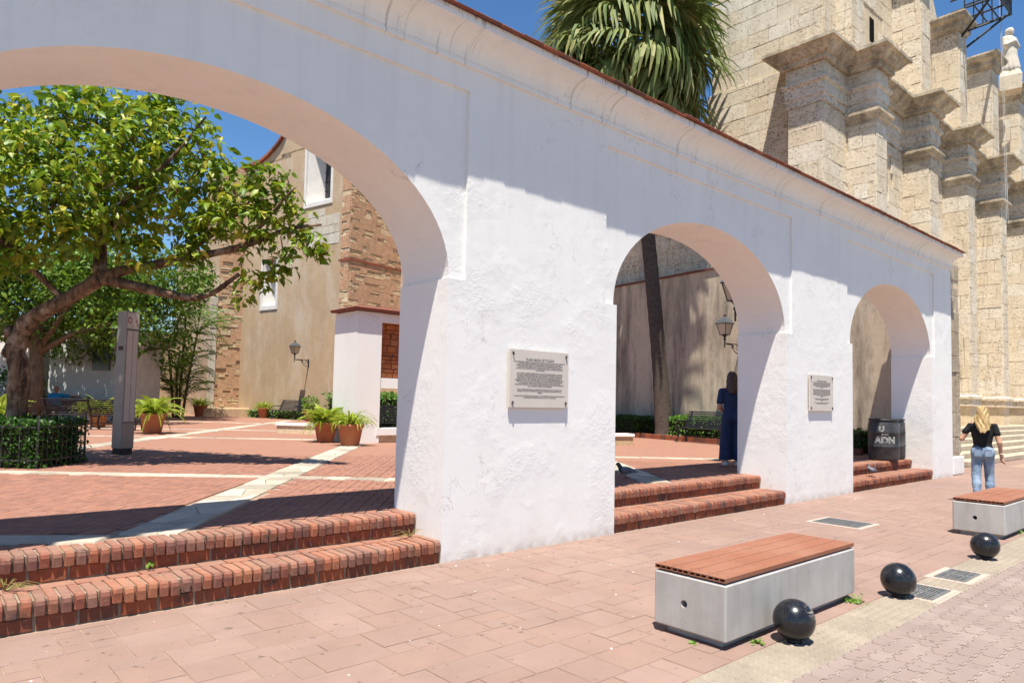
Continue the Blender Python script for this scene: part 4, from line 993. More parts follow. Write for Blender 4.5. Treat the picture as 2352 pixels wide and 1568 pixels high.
T2 = ['BUILT ON THE RUINS OF TWO HOUSES OF THE XVI CENTURY, RAISED IN HONOR OF', 'THE FIRST VICEREINE CONSORT OF THE INDIES, MARIA DE TOLEDO, MARRIED', 'TO DIEGO COLUMBUS, THE FIRST SON OF CHRISTOPHER COLUMBUS, NIECE OF THE', 'DUKE OF ALBA AND COUSIN OF KING FERDINAND THE CATHOLIC, THE LADY OF', 'HIGHEST NOBILITY TO ARRIVE IN THE FIRST CITY OF THE', 'NEW WORLD', '', *[l for l in ('LADIES OF HIGH BIRTH CAME IN HER COURT FROM THE KINGDOM OF CASTILE AND', 'BROUGHT THE LUXURY OF FURNITURE, DRESS AND JEWELS NEVER SEEN BEFORE', 'IN AMERICA. ON HER ARRIVAL THE VICEREINE FORMED THE COURT AND BECAME', 'THE CENTRAL FIGURE OF THE COLONIAL SOCIETY THAT WISHED TO REPLICATE', 'THE ARISTOCRATIC CUSTOMS OF THE COURT IN THE NEW WORLD. SHE HELD A', 'PROMINENT POSITION OF INFLUENCE AND POWER WITHIN THE MOST IMPORTANT', 'CIRCLE OF THE COLONY AND OVER HER OWN', 'HUSBAND.')], '', 'WITH THE SAME PERSEVERANCE SHE CLAIMED THE RIGHTS, TITLES AND', 'INHERITANCE OF HER CHILDREN AFTER THE DEATH OF HER', 'HUSBAND.', '', 'THE SQUARE REMINDS US OF THE MOST IMPORTANT WOMAN RULER OF', 'THE SPANISH MONARCHY OF THE XVI CENTURY']
plaque(11.72, 12.63, 1.525, 2.155, 'pale marble plaque with small text on the second pier', 'PLAZA MARÍA DE TOLEDO', T2, .032)

# barrels
def m_barrel():
    m, nt, b = newmat('scuffed_black_plastic', .5, .4); p = pos(nt)
    d = ramp(nt, noise(nt, p, 4, 9, .72), [(.42, 0), (.72, 1)]); col = mixc(nt, d, (.022, .022, .024), (.085, .08, .075))
    nt.links.new(col, b.inputs['Base Color']); return m
BAR = m_barrel(); CHALK = simple('worn_white_paint', (.50, .49, .47), (.08, .08, .08), 26, .8, .2)
def barrel(x, y, lab, marks):
    o = thing('barrel', lab, 'barrel', (x, y, ZP), 0, 'black waste barrels'); H, R_ = .93, .315
    pr = [(R_*.9, 0), (R_*.96, .02), (R_, .06), (R_*1.01, .29), (R_*1.035, .305), (R_*1.035, .325), (R_*1.01, .34), (R_*1.01, .60), (R_*1.035, .615), (R_*1.035, .635), (R_*1.01, .65), (R_*.985, .84), (R_*.93, .87), (R_*.93, .89), (R_*1.0, .90), (R_*1.0, .93), (R_*.92, .93), (R_*.9, .80), (R_*.88, .05), (0, .05)]
    b = MB(); b.lathe(pr, 40); b.build('drum', BAR, o, True)
    if marks:
        base = math.atan2(-5.59-y, 0-x)       # towards the camera side
        for body_, sz, zz, da in marks:
            t = text(body_, sz, Matrix(), CHALK, o, 'painted_letters', bold=.012, ext=0)
            for v in t.data.vertices:
                a = base+da+v.co.x/R_; v.co = (R_*1.018*math.cos(a), R_*1.018*math.sin(a), zz+v.co.y)
    return o
barrel(16.8, .66, 'black plastic barrel with white painted letters at the top of the far steps', [('ADN', .19, .40, .10), ('U', .15, .66, -.12), ('~', .2, .55, .1)])
b2 = barrel(17.5, .78, 'black plastic barrel with a white sticker, half hidden behind the lettered one', None)
q = MB(); a0 = math.atan2(-5.59-.78, -17.5)
q.add([(.322*math.cos(a0+t), .322*math.sin(a0+t), z) for z in (.58, .82) for t in (.35, .5, .65)], [(0, 1, 4, 3), (1, 2, 5, 4)]); q.build('sticker', CHALK, b2)

# information totem
TOTM = simple('brushed_totem_metal', (.30, .26, .23), (.25, .215, .19), 3, .45, .4, .1, .003, 60, metal=.25)
TOTP = simple('pale_totem_panel', (.52, .45, .39), (.47, .40, .35), 2, .4, .4)
tt = thing('information_totem', 'tall grey metal information totem beside the leaning tree', 'totem', (3.27, 9.36, ZP), math.radians(27))
b = MB(); V, F = cbox(.28, .25, 2.62, .006); b.add([(x, y, z+1.42) for x, y, z in V], F); b.build('column', TOTM, tt)
b = MB().box(-.125, .125, -.11, .11, 0, .115); b.build('foot', simple('dark_foot', (.05, .045, .04)), tt)
b = MB(); b.box(-.115, .115, -.131, -.1255, .62, 2.36); b.build('panel', TOTP, tt)
b = MB(); b.box(-.125, .125, -.133, -.1255, 2.372, 2.388); b.box(-.125, .125, -.133, -.1255, .60, .612); b.box(.003, .007, -.134, -.1312, .62, 2.36); b.build('panel_trim', simple('dark_trim', (.10, .09, .085)), tt)
b = MB(); b.box(-.132, .132, -.1285, -.1258, 2.40, 2.70); b.build('header', TOTP, tt)
b = MB(); V = [(-.075+.048*math.cos(2*PI*i/24), -.1292, 2.56+.062*math.sin(2*PI*i/24)) for i in range(24)]; b.add(V, [tuple(range(24))]); b.build('emblem', simple('red_emblem', (.33, .06, .05), (.28, .05, .04)), tt)
b = MB(); V = [(-.075+.03*math.cos(2*PI*i/20), -.1296, 2.56+.042*math.sin(2*PI*i/20)) for i in range(20)]; b.add(V, [tuple(range(20))]); b.build('emblem_centre', TOTP, tt)
b = MB(); b.box(.055, .085, -.1292, -.1285, 2.51, 2.575); b.box(.09, .11, -.1292, -.1285, 2.45, 2.49); b.build('small_mark', simple('orange_mark', (.42, .22, .13)), tt)
b = MB(); b.box(-.1425, -.139, -.06, .06, 1.98, 2.06); b.build('side_plate', simple('brown_plate', (.10, .06, .05)), tt)

# wall lanterns
LGLASS = simple('frosted_lamp_glass', (.55, .45, .32), (.50, .41, .30), 3, .35, .4)
def lantern(base, out, lab, zb, arm=.8, sc_=.78):
    """base point on the wall, outward direction; zb height of the arm"""
    o = thing('wall_lantern', lab, 'lamp', (base[0], base[1], zb), math.atan2(out[1], out[0]), 'wall lanterns'); o.scale = (sc_,)*3
    b = MB(); b.box(0, .035, -.05, .05, -.46, .06); b.build('wall_plate', DARKIRON, o)
    b = MB(); b.tube([(.02, 0, 0), (arm, 0, 0)], .022, 8); b.tube([(.03, 0, -.42)]+[(.03+.5*math.sin(t*PI/2), 0, -.42+.38*(1-math.cos(t*PI/2))) for t in (.25, .5, .75, 1)]+[(arm-.12, 0, -.03)], .018, 6)
    b.tube([(arm, 0, -.16), (arm, 0, .26)], .024, 8); b.build('arm', DARKIRON, o)
    for cx_, cz_, r in ((.20, -.15, .12), (.52, -.12, .085)):
        q = MB(); q.tube([(cx_+r*(1-.22*k/12)*math.cos(k/12*3.2*PI*.62+1), 0, cz_+r*(1-.6*k/16)*math.sin(k/12*3.2*PI*.62+1)) for k in range(17)], .013, 6); q.build('scroll', DARKIRON, o)
    b = MB(); b.lathe([(.02, .10), (.06, .16), (.035, .2), (.03, .24), (.10, .33), (.135, .345), (.135, .355), (.0, .355)], 12, (arm, 0, 0)); b.build('lamp_cup', DARKIRON, o, True)
    z0, z1, r0, r1 = .355, .80, .14, .235
    gl = MB()
    cor = [(arm+sx*r, sy*r, z) for z, r in ((z0, r0*.96), (z1, r1*.96)) for sx, sy in ((-1, -1), (1, -1), (1, 1), (-1, 1))]
    for k in range(4):
        p = MB(); p.add([cor[k], cor[(k+1) % 4], cor[4+(k+1) % 4], cor[4+k]], [(0, 1, 2, 3)]); p.build('pane', LGLASS, o)
    fr = MB()
    for sx, sy in ((-1, -1), (1, -1), (1, 1), (-1, 1)): fr.tube([(arm+sx*r0, sy*r0, z0), (arm+sx*r1, sy*r1, z1)], .013, 5)
    fr.obox((arm, 0, z1+.01), (2*r1+.07, 0, 0), (0, 2*r1+.07, 0), (0, 0, .025)); fr.obox((arm, 0, z0), (2*r0+.03, 0, 0), (0, 2*r0+.03, 0), (0, 0, .02)); fr.build('lantern_frame', DARKIRON, o)
    hr = MB(); s = r1+.045
    lv = [(s, z1+.02), (s*.72, z1+.14), (s*.45, z1+.23), (s*.18, z1+.27), (s*.13, z1+.31)]
    V = [(arm+sx*r, sy*r, z) for r, z in lv for sx, sy in ((-1, -1), (1, -1), (1, 1), (-1, 1))]
    hr.add(V, [(i*4+k, i*4+(k+1) % 4, i*4+4+(k+1) % 4, i*4+4+k) for i in range(4) for k in range(4)]+[(16, 17, 18, 19)]); hr.build('roof', simple('grey_lamp_roof', (.06, .065, .07), (.09, .09, .095), 6, .5, .5), o)
    fn = MB(); fn.lathe([(.03, z1+.30), (.02, z1+.33), (.07, z1+.37), (.07, z1+.385), (0, z1+.385)], 12, (arm, 0, 0)); fn.build('finial', DARKIRON, o, True)
    return o
wx = A0+ud*((6.40-A0.y)/ud.y)
lantern((wx.x, 6.40), (nn.x, nn.y), 'black iron wall lantern on the stained wall seen through the middle arch', 3.56, 1.0)
lantern((12.22, TH+.001), (0, 1), 'wall lantern behind the second pier, cut off by the middle arch edge', 3.36, 1.02)
fl = Vector(FP(-1.45, 0, 0)); lantern((fl.x, fl.y), (FN.x, FN.y), 'black iron wall lantern on the beige church wall', 3.42, 1.1)

# iron slat benches
def iron_bench(x, y, rz, L_, lab, frames=2):
    o = thing('iron_bench', lab, 'bench', (x, y, ZP), rz, 'black slatted benches')      # faces -Y, length along X
    sm = cmesh('slat', L_, .042, .022, .005, DARKIRON)
    for i in range(6): link('slat', sm, o, (0, -.28+.085*i, .43+.006*abs(i-2)), (0, 0, 0))
    for i in range(8): link('slat', sm, o, (0, .19+.026*i, .50+.062*i), (math.radians(68), 0, 0))
    for k in range(frames):
        xx = -L_/2+.12+(L_-.24)*k/(frames-1); q = MB()
        q.tube([(xx, .15, 0), (xx, .10, .22), (xx, .17, .42), (xx, .42, .96)], .026, 7); q.tube([(xx, -.30, 0), (xx, -.22, .2), (xx, -.30, .42)], .026, 7); q.tube([(xx, -.30, .405), (xx, .17, .405)], .02, 6)
        q.tube([(xx, -.30, .42), (xx, -.33, .62), (xx, -.22, .66), (xx, .26, .64)], .018, 6)
        q.tube([(xx, -.36+.06*math.cos(t*.7), .03+.05*math.sin(t*.7)) if False else (xx, -.33+.05*math.cos(t*.8), .05+.05*math.sin(t*.8)) for t in range(8)], .014, 6); q.build('side_frame', DARKIRON, o)
    q = MB(); q.tube([(-L_/2+.12, -.05, .20), (L_/2-.12, -.05, .20)], .012, 6); q.build('stretcher', DARKIRON, o)
    return o
iron_bench(18.38, 6.35, -PI/2-.14, 1.95, 'black slatted bench by the stained wall, beside the woman in navy')
fb = Vector(FP(-.9, .75, 0)); iron_bench(fb.x, fb.y, math.atan2(-FN.x*-1, FN.y*-1)*0+math.atan2(FN.y, FN.x)+PI/2, 1.95, 'black slatted bench under the lantern of the beige church wall')
iron_bench(4.62, 19.35, math.radians(-40)+PI, 2.95, 'long black slatted bench behind the grey totem', 3)
iron_bench(2.2, 21.9, math.radians(-40)+PI, 2.6, 'black slatted bench behind the leaning tree trunk', 3)
iron_bench(4.5, 26.05, math.radians(-20), 2.4, 'black slatted bench the man in blue sits on')
iron_bench(11.2, 11.9, 0, 1.9, 'black slatted bench half hidden behind the white pavilion pier')
# iron grille platform, arm and statue high on the church
BALC = thing('iron_platform', 'black iron cage platform with a jib high on the church at the top edge', 'platform')
q = MB(); bx, by, bz = 33.2, 2.9, 18.3
def bar(q, a, b_, r=.035): q.tube([a, b_], r, 6)
for zz in (bz, bz+.5, bz+1.1, bz+1.9):
    for a, b_ in (((bx-.7, by-.9), (bx+1.2, by-.9)), ((bx+1.2, by-.9), (bx+1.2, by+.8)), ((bx-.7, by-.9), (bx-.7, by+.8))): bar(q, (*a, zz), (*b_, zz), .04)
for i in range(9): xx = bx-.7+1.9*i/8; bar(q, (xx, by-.9, bz), (xx, by-.9, bz+1.9), .025)
for i in range(6): yy = by-.9+1.7*i/5; bar(q, (bx+1.2, yy, bz), (bx+1.2, yy, bz+1.9), .025)
q.build('cage', DARKIRON, BALC)
q = MB(); [bar(q, (bx-.7, by-.9+.425*i, bz-.03), (bx+1.2, by-.9+.425*i, bz-.03), .03) for i in range(5)]; q.build('deck', DARKIRON, BALC)
q = MB(); bar(q, (bx-1.2, by-.9, bz-.03), (bx-.4, by+.9, bz-1.5), .05); bar(q, (bx+1.0, by-.9, bz-.03), (bx+.2, by+.9, bz-1.5), .05); bar(q, (bx+1.2, by-.9, bz), (bx-1.0, by+.9, bz-1.2), .05); q.build('brace', DARKIRON, BALC)
q = MB(); bar(q, (bx+.9, by-.6, bz+.9), (38.9, 3.0, 21.1), .07); bar(q, (38.2, 3.0, 20.8), (38.2, 3.0, 21.9), .05); q.build('jib', DARKIRON, BALC)
q = MB(); q.tube([(36.9, 2.95, 20.35), (36.2, 2.7, 15), (34.9, 2.35, 9.5)], .008, 5); q.tube([(36.7, 2.95, 20.3), (35.95, 2.7, 15), (34.65, 2.35, 9.5)], .008, 5)
tag(q.build('hoist_rope', simple('pale_rope', (.5, .48, .45))), 'pair of thin pale ropes hanging down the church front', 'rope')
ST = thing('statue', 'white stone statue of a robed figure standing on the church top', 'statue', (40.35, 3.4, 18.25), math.radians(150))
STON = simple('statue_stone', (.62, .56, .47), (.52, .46, .38), 3, .85, .2, .4, .01, 14)
q = MB(); q.lathe([(.62, -1.0), (.66, -.3), (.55, -.1), (.5, 0), (0, 0)], 4); q.build('plinth', CORAL, ST)
pr = [('c', (0, 0, .15), (0, 0, .9), .42, .30), ('c', (0, 0, .9), (0, .02, 1.55), .29, .27), ('c', (-.22, 0, 1.72), (.22, 0, 1.72), .12, .12), ('e', (0, .05, 2.08), (.14, .16, .19)), ('c', (0, 0, 1.75), (0, .03, 1.98), .09, .08),
      ('c', (-.3, 0, 1.68), (-.36, .1, 1.3), .11, .10), ('c', (-.36, .1, 1.3), (-.02, .32, 1.38), .10, .07), ('c', (.3, 0, 1.68), (.36, .1, 1.3), .11, .10), ('c', (.36, .1, 1.3), (.04, .32, 1.46), .10, .07), ('e', (0, -.08, 2.1), (.15, .13, .17)), ('c', (0, .19, 2.07), (0, .21, 2.04), .025, .03), ('c', (0, .14, 1.95), (0, .2, 1.86), .07, .03)]
pr = [(p[0], tuple(np.array(p[1])+np.array((0, 0, 0))), *p[2:]) for p in pr]
base_f = field(pr, .08)
link('figure', netmesh('figure', None, (-.7, -.7, -.1), (.7, .7, 2.4), .045, STON, f=lambda P: base_f(P)+.02*np.sin(14*np.arctan2(P[..., 1], P[..., 0])+3*P[..., 2])*np.clip(1.3-P[..., 2], 0, 1)), ST)
# ---------------------------------------------------------------- vegetation
def m_leaf(name, cols, trans=.35, rough=.45, spec=.4):
    m, nt, b = newmat(name, rough, spec); r = rnd(nt); p = pos(nt)
    col = ramp(nt, r, [((i+.5)/len(cols), c) for i, c in enumerate(cols)])
    col = mixc(nt, math_(nt, 'MULTIPLY', ramp(nt, noise(nt, p, 1.6, 3), [(.35, 0), (.65, 1)]), .4), col, tuple(x*.6 for x in cols[0]))
    nt.links.new(col, b.inputs['Base Color'])
    tr = nd(nt, 'BsdfTranslucent', Color=col); mx = nd(nt, 'MixShader', i0=trans, i1=b.outputs[0], i2=tr.outputs[0])
    nt.links.new(mx.outputs[0], nt.nodes['Material Output'].inputs[0]); return m
TREELEAF = m_leaf('tree_leaf', [(.09, .18, .012), (.19, .31, .015), (.31, .40, .02), (.13, .24, .015), (.42, .45, .03), (.23, .34, .02), (.15, .26, .02), (.55, .48, .05)])
BACKLEAF = m_leaf('background_leaf', [(.07, .15, .015), (.13, .23, .02), (.21, .31, .03), (.09, .17, .02)])
HEDGELEAF = m_leaf('hedge_leaf', [(.03, .09, .012), (.05, .13, .015), (.08, .18, .02), (.04, .10, .012)])
LIMELEAF = m_leaf('lime_fern_leaf', [(.32, .42, .03), (.42, .50, .05), (.25, .37, .03), (.48, .52, .07)], .4)
PALMLEAF = m_leaf('palm_frond', [(.13, .19, .05), (.19, .24, .06), (.28, .30, .09), (.15, .21, .06), (.46, .42, .17)], .25, .6, .3)
DEADLEAF = m_leaf('dead_frond', [(.22, .16, .09), (.15, .11, .06), (.28, .21, .12)], .1, .8, .1)
def m_bark(name, c1, c2, c3, st=(1, 1, .22)):
    m, nt, b = newmat(name, .9, .15); p = pos(nt); n1 = noise(nt, mapping(nt, p, st), 12, 8, .7, .5); n2 = noise(nt, p, 3.3, 6, .65)
    col = mixc(nt, ramp(nt, n1, [(.4, 0), (.62, 1)]), c1, c2); col = mixc(nt, ramp(nt, n2, [(.52, 0), (.64, 1)]), col, c3)
    nt.links.new(col, b.inputs['Base Color']); bump(nt, b, n1, .9, .03); return m
BARK = m_bark('tree_bark', (.06, .035, .022), (.22, .14, .085), (.34, .25, .17))
PALMBARK = m_bark('palm_bark', (.045, .034, .028), (.135, .105, .085), (.09, .07, .058), (.6, .6, 5))
GREYBARK = m_bark('grey_bark', (.10, .07, .045), (.20, .14, .09), (.14, .10, .06))

RV = np.array([_r2.x, _r2.y, 0]); RV /= np.linalg.norm(RV); FV = np.array([_fw.x, _fw.y, 0]); FV /= np.linalg.norm(FV)
CP = np.array(CAMPOS)
TB = np.array((1.42, 8.05, ZP)); KS = .93
def tp(x, y, z, dep=0): q = CP+(np.array((x, y, z))-CP)*KS; return q+FV*dep
TREE = thing('leaning_tree', 'leaning broad-leaved tree growing from the fenced hedge at the left', 'tree', tuple(TB))
def loc(P): return [tuple(np.array(p)-TB) for p in P]
tr = MB()
trunk = [TB+np.array((0, 0, -.1)), TB+np.array((.0, .0, .25)), tp(1.55, 9.03, 1.87), tp(1.48, 9.1, 2.32), tp(1.60, 8.99, 2.74), tp(1.87, 8.75, 3.01), tp(2.09, 8.55, 3.17), tp(2.53, 8.17, 3.57)]
# dense resample of the trunk with knots
def spline(P, k=4):
    P = [np.array(p, float) for p in P]; out = []
    for i in range(len(P)-1):
        p0, p1, p2, p3 = P[max(i-1, 0)], P[i], P[i+1], P[min(i+2, len(P)-1)]
        for t in np.linspace(0, 1, k, endpoint=False): out.append(.5*((2*p1)+(-p0+p2)*t+(2*p0-5*p1+4*p2-p3)*t*t+(-p0+3*p1-3*p2+p3)*t**3))
    out.append(P[-1]); return out
def limb(mb, P, r0, r1, k=4, n=10, rough=.12):
    S_ = spline(P, k); m_ = len(S_); base = len(mb.V)
    mb.tube(loc(S_), [(r0+(r1-r0)*(i/(m_-1))**.8)*(1+RND.uniform(-rough, rough)) for i in range(m_)], n)
    for i in range(base, len(mb.V)):
        v = Vector(mb.V[i]); mb.V[i] = tuple(v+Vector((RND.uniform(-1, 1), RND.uniform(-1, 1), RND.uniform(-1, 1)))*r1*.10)
limb(tr, trunk, .17, .11, 5, 14)
for kn in (2.25, 2.6):
    c = tp(1.44, 9.15, kn); tr.tube(loc([c, c-RV*.10, c-RV*.15]), [.12, .10, .03], 9)
tr.build('trunk', BARK, TREE, True)
fork = trunk[-1]
BR = [([fork, tp(3.05, 7.71, 3.43), tp(3.68, 7.15, 3.27), tp(4.0, 6.9, 3.35), tp(4.35, 6.6, 3.7)], .10, .03),
      ([fork, tp(2.87, 7.87, 3.73), tp(3.49, 7.32, 3.9), tp(4.39, 6.53, 4.19), tp(4.95, 6.05, 4.5), tp(5.4, 5.65, 4.6)], .11, .02),
      ([fork, tp(2.42, 8.26, 4.18, .2), tp(2.37, 8.31, 4.87, .3), tp(2.5, 8.2, 5.6, .3), tp(2.8, 7.9, 6.5)], .12, .02),
      ([tp(2.42, 8.26, 4.18, .2), tp(2.9, 7.85, 4.9, -.2), tp(3.5, 7.3, 5.6, -.3), tp(3.9, 7.0, 6.4, -.2)], .07, .015),
      ([tp(3.49, 7.32, 3.9), tp(4.0, 6.9, 4.6, .3), tp(4.5, 6.4, 5.3, .3)], .06, .015),
      ([tp(2.09, 8.55, 3.17), tp(1.6, 9.0, 3.9, -.3), tp(1.1, 9.4, 4.7, -.5), tp(.8, 9.6, 5.6, -.4)], .06, .015),
      ([tp(1.6, 9.0, 3.9, -.3), tp(1.3, 9.2, 4.6, -1.2), tp(1.5, 9.0, 5.3, -1.8)], .06, .015),
      ([tp(2.37, 8.31, 4.87, .3), tp(1.9, 8.7, 5.6, 1.0), tp(2.2, 8.4, 6.3, 1.5)], .05, .012),
      ([tp(4.39, 6.53, 4.19), tp(4.9, 6.1, 4.9, -.2), tp(5.1, 5.9, 5.2, -.2)], .04, .01)]
for P, r0, r1 in BR:
    b = MB(); limb(b, P, r0, r1, 5, 9); b.build('branch', BARK, TREE, True)
pxm = 133/KS
def vp(px, py, dep=0): return CP+0 if False else TB*0+np.array((1.42, 8.05, 0))+RV*((px-50)/pxm)+np.array((0, 0, 1.6-(py-899-(px-50)*.0206)/pxm))+FV*dep
blobs = [(40, 330, 130, .6, 1), (-90, 300, 150, 0, 1), (160, 270, 105, .4, 1), (300, 265, 95, .2, 1), (405, 300, 75, .1, .9), (240, 400, 120, .5, 1), (80, 470, 115, -.2, 1), (-80, 520, 120, 0, .8), (380, 430, 95, .1, 1), (300, 520, 70, -.3, .9),
         (470, 420, 75, .2, .9), (545, 440, 65, .1, .9), (620, 450, 60, 0, .9), (665, 500, 45, 0, .8), (705, 545, 34, 0, .7), (735, 580, 22, 0, .6), (560, 540, 48, 0, .7), (640, 590, 42, .1, .7), (430, 540, 50, 0, .7), (585, 640, 28, 0, .6), (165, 560, 60, -.4, .6), (570, 690, 15, 0, .4), (480, 350, 40, 0, .6), (600, 395, 35, 0, .6), (20, 590, 70, -.6, .7), (200, 215, 60, .2, 1), (340, 205, 50, .2, 1), (90, 215, 60, .3, 1), (440, 585, 38, -.1, .7), (60, 560, 85, -.6, .9), (-60, 600, 95, -.5, .8), (190, 500, 85, -.5, 1), (330, 575, 50, -.2, .8), (250, 470, 90, -.7, 1), (120, 380, 100, -.8, 1), (330, 350, 90, -.5, 1), (470, 520, 45, 0, .9), (520, 500, 50, -.2, .9), (610, 520, 45, -.1, .9)]
LP = []; 
for px, py, r, dep, dens in blobs:
    rm = r/pxm; n = int(3.1*(rm*pxm/22)**2*dens*4.3)+14
    d = NPR.normal(size=(n, 3)); d /= np.linalg.norm(d, axis=1)[:, None]; rad = rm*(.35+.65*NPR.random(n)**.45)*(1+.18*NPR.normal(size=n))
    depthf = 1.25 if rm > .5 else 1.0
    q = d*rad[:, None]; P = vp(px, py, dep)+np.outer(q[:, 0], RV)+np.outer(q[:, 1]*depthf, FV); P[:, 2] += q[:, 2]
    LP.append(P)
LP = np.concatenate(LP)
# twigs: leaves come in rosettes round a twig tip
tips = LP[NPR.random(len(LP)) < .42]
rep = NPR.integers(3, 6, len(tips)); TP_ = np.repeat(tips, rep, 0); n = len(TP_)
yaw = NPR.random(n)*2*PI; TP_ = TP_+np.stack([np.cos(yaw), np.sin(yaw), np.zeros(n)], -1)*.03+NPR.normal(size=(n, 3))*.025
pitch = NPR.normal(.45, .38, n); roll = NPR.normal(0, .5, n); size = NPR.uniform(.085, .225, n)
d2 = np.linalg.norm(TP_-CP, axis=1); order = np.argsort(d2/size); 
def inarch(P):
    v = P-CP; z = v@np.array(_fw); x = 1176+1593*(v@np.array(_r2))/z; y = 834-1593*(v@np.array(_u2))/z; return (x > 5) & (x < 780) & (y > 175) & (y < 720)
vis = inarch(TP_); big = [i for i in order if vis[i]][:300]; bigset = np.zeros(n, bool); bigset[big] = True
rest = ~bigset
V, F = leaves(TP_[rest]-TB, yaw[rest], pitch[rest], roll[rest], size[rest], 1.05)
tag(link('foliage', fastmesh('foliage', V, F, TREELEAF), TREE), kind='stuff')
lm = MB(); lm.add([tuple(v*np.array([1, 1.05, 1])) for v in LEAF_V], [tuple(f) for f in LEAF_Q]+[tuple(f) for f in LEAF_T]); lmesh = lm.mesh('leaf', TREELEAF)
Ms = rotmats(n, yaw, pitch, roll)
for i in big:
    M = Matrix([[*(Ms[i][k]*size[i]), TP_[i][k]-TB[k]] for k in range(3)]+[[0, 0, 0, 1]]); o = link('leaf', lmesh, TREE); o.matrix_local = M
tw = MB()
for i in range(150):
    t = tips[NPR.integers(len(tips))]; j = np.argmin(np.linalg.norm(LP-t-np.array((0, 0, -.3)), axis=1)); a = LP[j]
    tw.tube(loc([t, (t+a)/2+NPR.normal(size=3)*.06, a]), [.006, .009, .012], 5)
tag(tw.build('twigs', BARK, TREE), kind='stuff')
SEED = simple('dark_seed_pod', (.05, .025, .02), (.09, .05, .035), 20, .8)
sd = MB(); cand = tips[(tips[:, 2] > 4.6)]
for i in range(70):
    t = cand[NPR.integers(len(cand))]+NPR.normal(size=3)*.05+np.array((0, 0, .05))
    for k in range(9):
        c = t+NPR.normal(size=3)*.035-TB; r = .012; sd.add([tuple(c+np.array(v)*r) for v in ((1, 0, 0), (-1, 0, 0), (0, 1, 0), (0, -1, 0), (0, 0, 1), (0, 0, -1))], [(0, 2, 4), (2, 1, 4), (1, 3, 4), (3, 0, 4), (2, 0, 5), (1, 2, 5), (3, 1, 5), (0, 3, 5)])
tag(sd.build('seed_clusters', SEED, TREE), kind='stuff')

def bushcloud(shape, n, size, sh=.35):
    """points over a set of ellipsoids (centre, radii)"""
    tot = sum(r[0]*r[1]*r[2] for c, r in shape)**1; out = []
    for c, r in shape:
        k = max(20, int(n*(r[0]*r[1]*r[2])/tot)); d = NPR.normal(size=(k, 3)); d /= np.linalg.norm(d, axis=1)[:, None]
        out.append(np.array(c)+d*np.array(r)*((1-sh*NPR.random(k)**1.5)*(1+.07*NPR.normal(size=k)))[:, None])
    return np.concatenate(out)
def leafmesh(P, size, mat, name='foliage', width=1.0, pm=.3, ps=.5):
    n = len(P); V, F = leaves(P, NPR.random(n)*2*PI, NPR.normal(pm, ps, n), NPR.normal(0, .6, n), NPR.uniform(.7, 1.3, n)*size, width); return fastmesh(name, V, F, mat)
def backtree(x, y, h, shape, n, lab, size=.23):
    o = thing('background_tree', lab, 'tree', (x, y, ZP), 0, 'trees at the back of the plaza')
    b = MB(); b.tube([(0, 0, -.1), (.1, 0, h*.3), (.05, .1, h*.6), (.2, 0, h)], [.3, .24, .2, .1], 10)
    for c, r in shape[:4]: b.tube([(.06, .05, h*.5), (c[0]*.5, c[1]*.5, (h*.5+c[2])/2+.2), c], [.13, .08, .03], 7)
    b.build('trunk', GREYBARK, o, True); tag(link('foliage', leafmesh(bushcloud(shape, n, size), size, BACKLEAF), o), kind='stuff')
def blobset(cx, cz, w_, h, k, seed):
    r = random.Random(seed); return [((r.uniform(-w_, w_)+cx, r.uniform(-w_*.7, w_*.7), cz+r.uniform(-h, h)*(1)), (r.uniform(1.1, 1.9), r.uniform(1.0, 1.7), r.uniform(.7, 1.2))) for _ in range(k)]
backtree(3.6, 24.5, 5.0, blobset(0, 5.2, 2.6, 1.6, 19, 1), 9500, 'bushy green tree behind the leaning trunk')
backtree(7.0, 27.5, 5.0, blobset(0, 4.9, 2.6, 1.8, 20, 2), 10500, 'bushy green tree behind the grey totem')
backtree(.2, 27.0, 5.5, blobset(0, 5.4, 3.0, 1.9, 20, 3), 9500, 'bushy green tree at the left edge behind the benches')

# areca palms
def frond_pts(L_, droop, n=12):
    t = np.linspace(0, 1, n); return np.stack([L_*t*(1-.12*t), np.zeros(n), L_*.55*t-droop*L_*t**2.2], -1)
def pinnate(L_, droop, leaflet, seed, wd=.05):
    r = np.random.default_rng(seed); P = frond_pts(L_, droop, 16); V, Q = [], []
    for i in range(2, 16):
        for s in (-1, 1):
            t = i/15; l = leaflet*(math.sin(PI*min(1, t*.85+.12)))*r.uniform(.8, 1.1); a = P[i]; d = np.array((.55, s*.8, .1-.25*t)); d /= np.linalg.norm(d); w_ = np.array((1, 0, 0))*wd*.5
            k = len(V); m_ = a+d*l*.55; e = a+d*l+np.array((0, 0, -l*.28)); V += [a-w_*.5, a+w_*.5, m_+w_, m_-w_, e]; Q += [(k, k+1, k+2, k+3), (k+3, k+2, k+4, k+4)]
    mb = MB(); mb.add(V, [q if q[3] != q[2] else q[:3] for q in Q]); mb.tube([tuple(p) for p in P], [.018*(1-.8*i/15)+.003 for i in range(16)], 5); return mb
ARE = [pinnate(1.9, .55+.12*i, .48, i) for i in range(3)]; AREM = [m_.mesh('frond', BACKLEAF) for m_ in ARE]
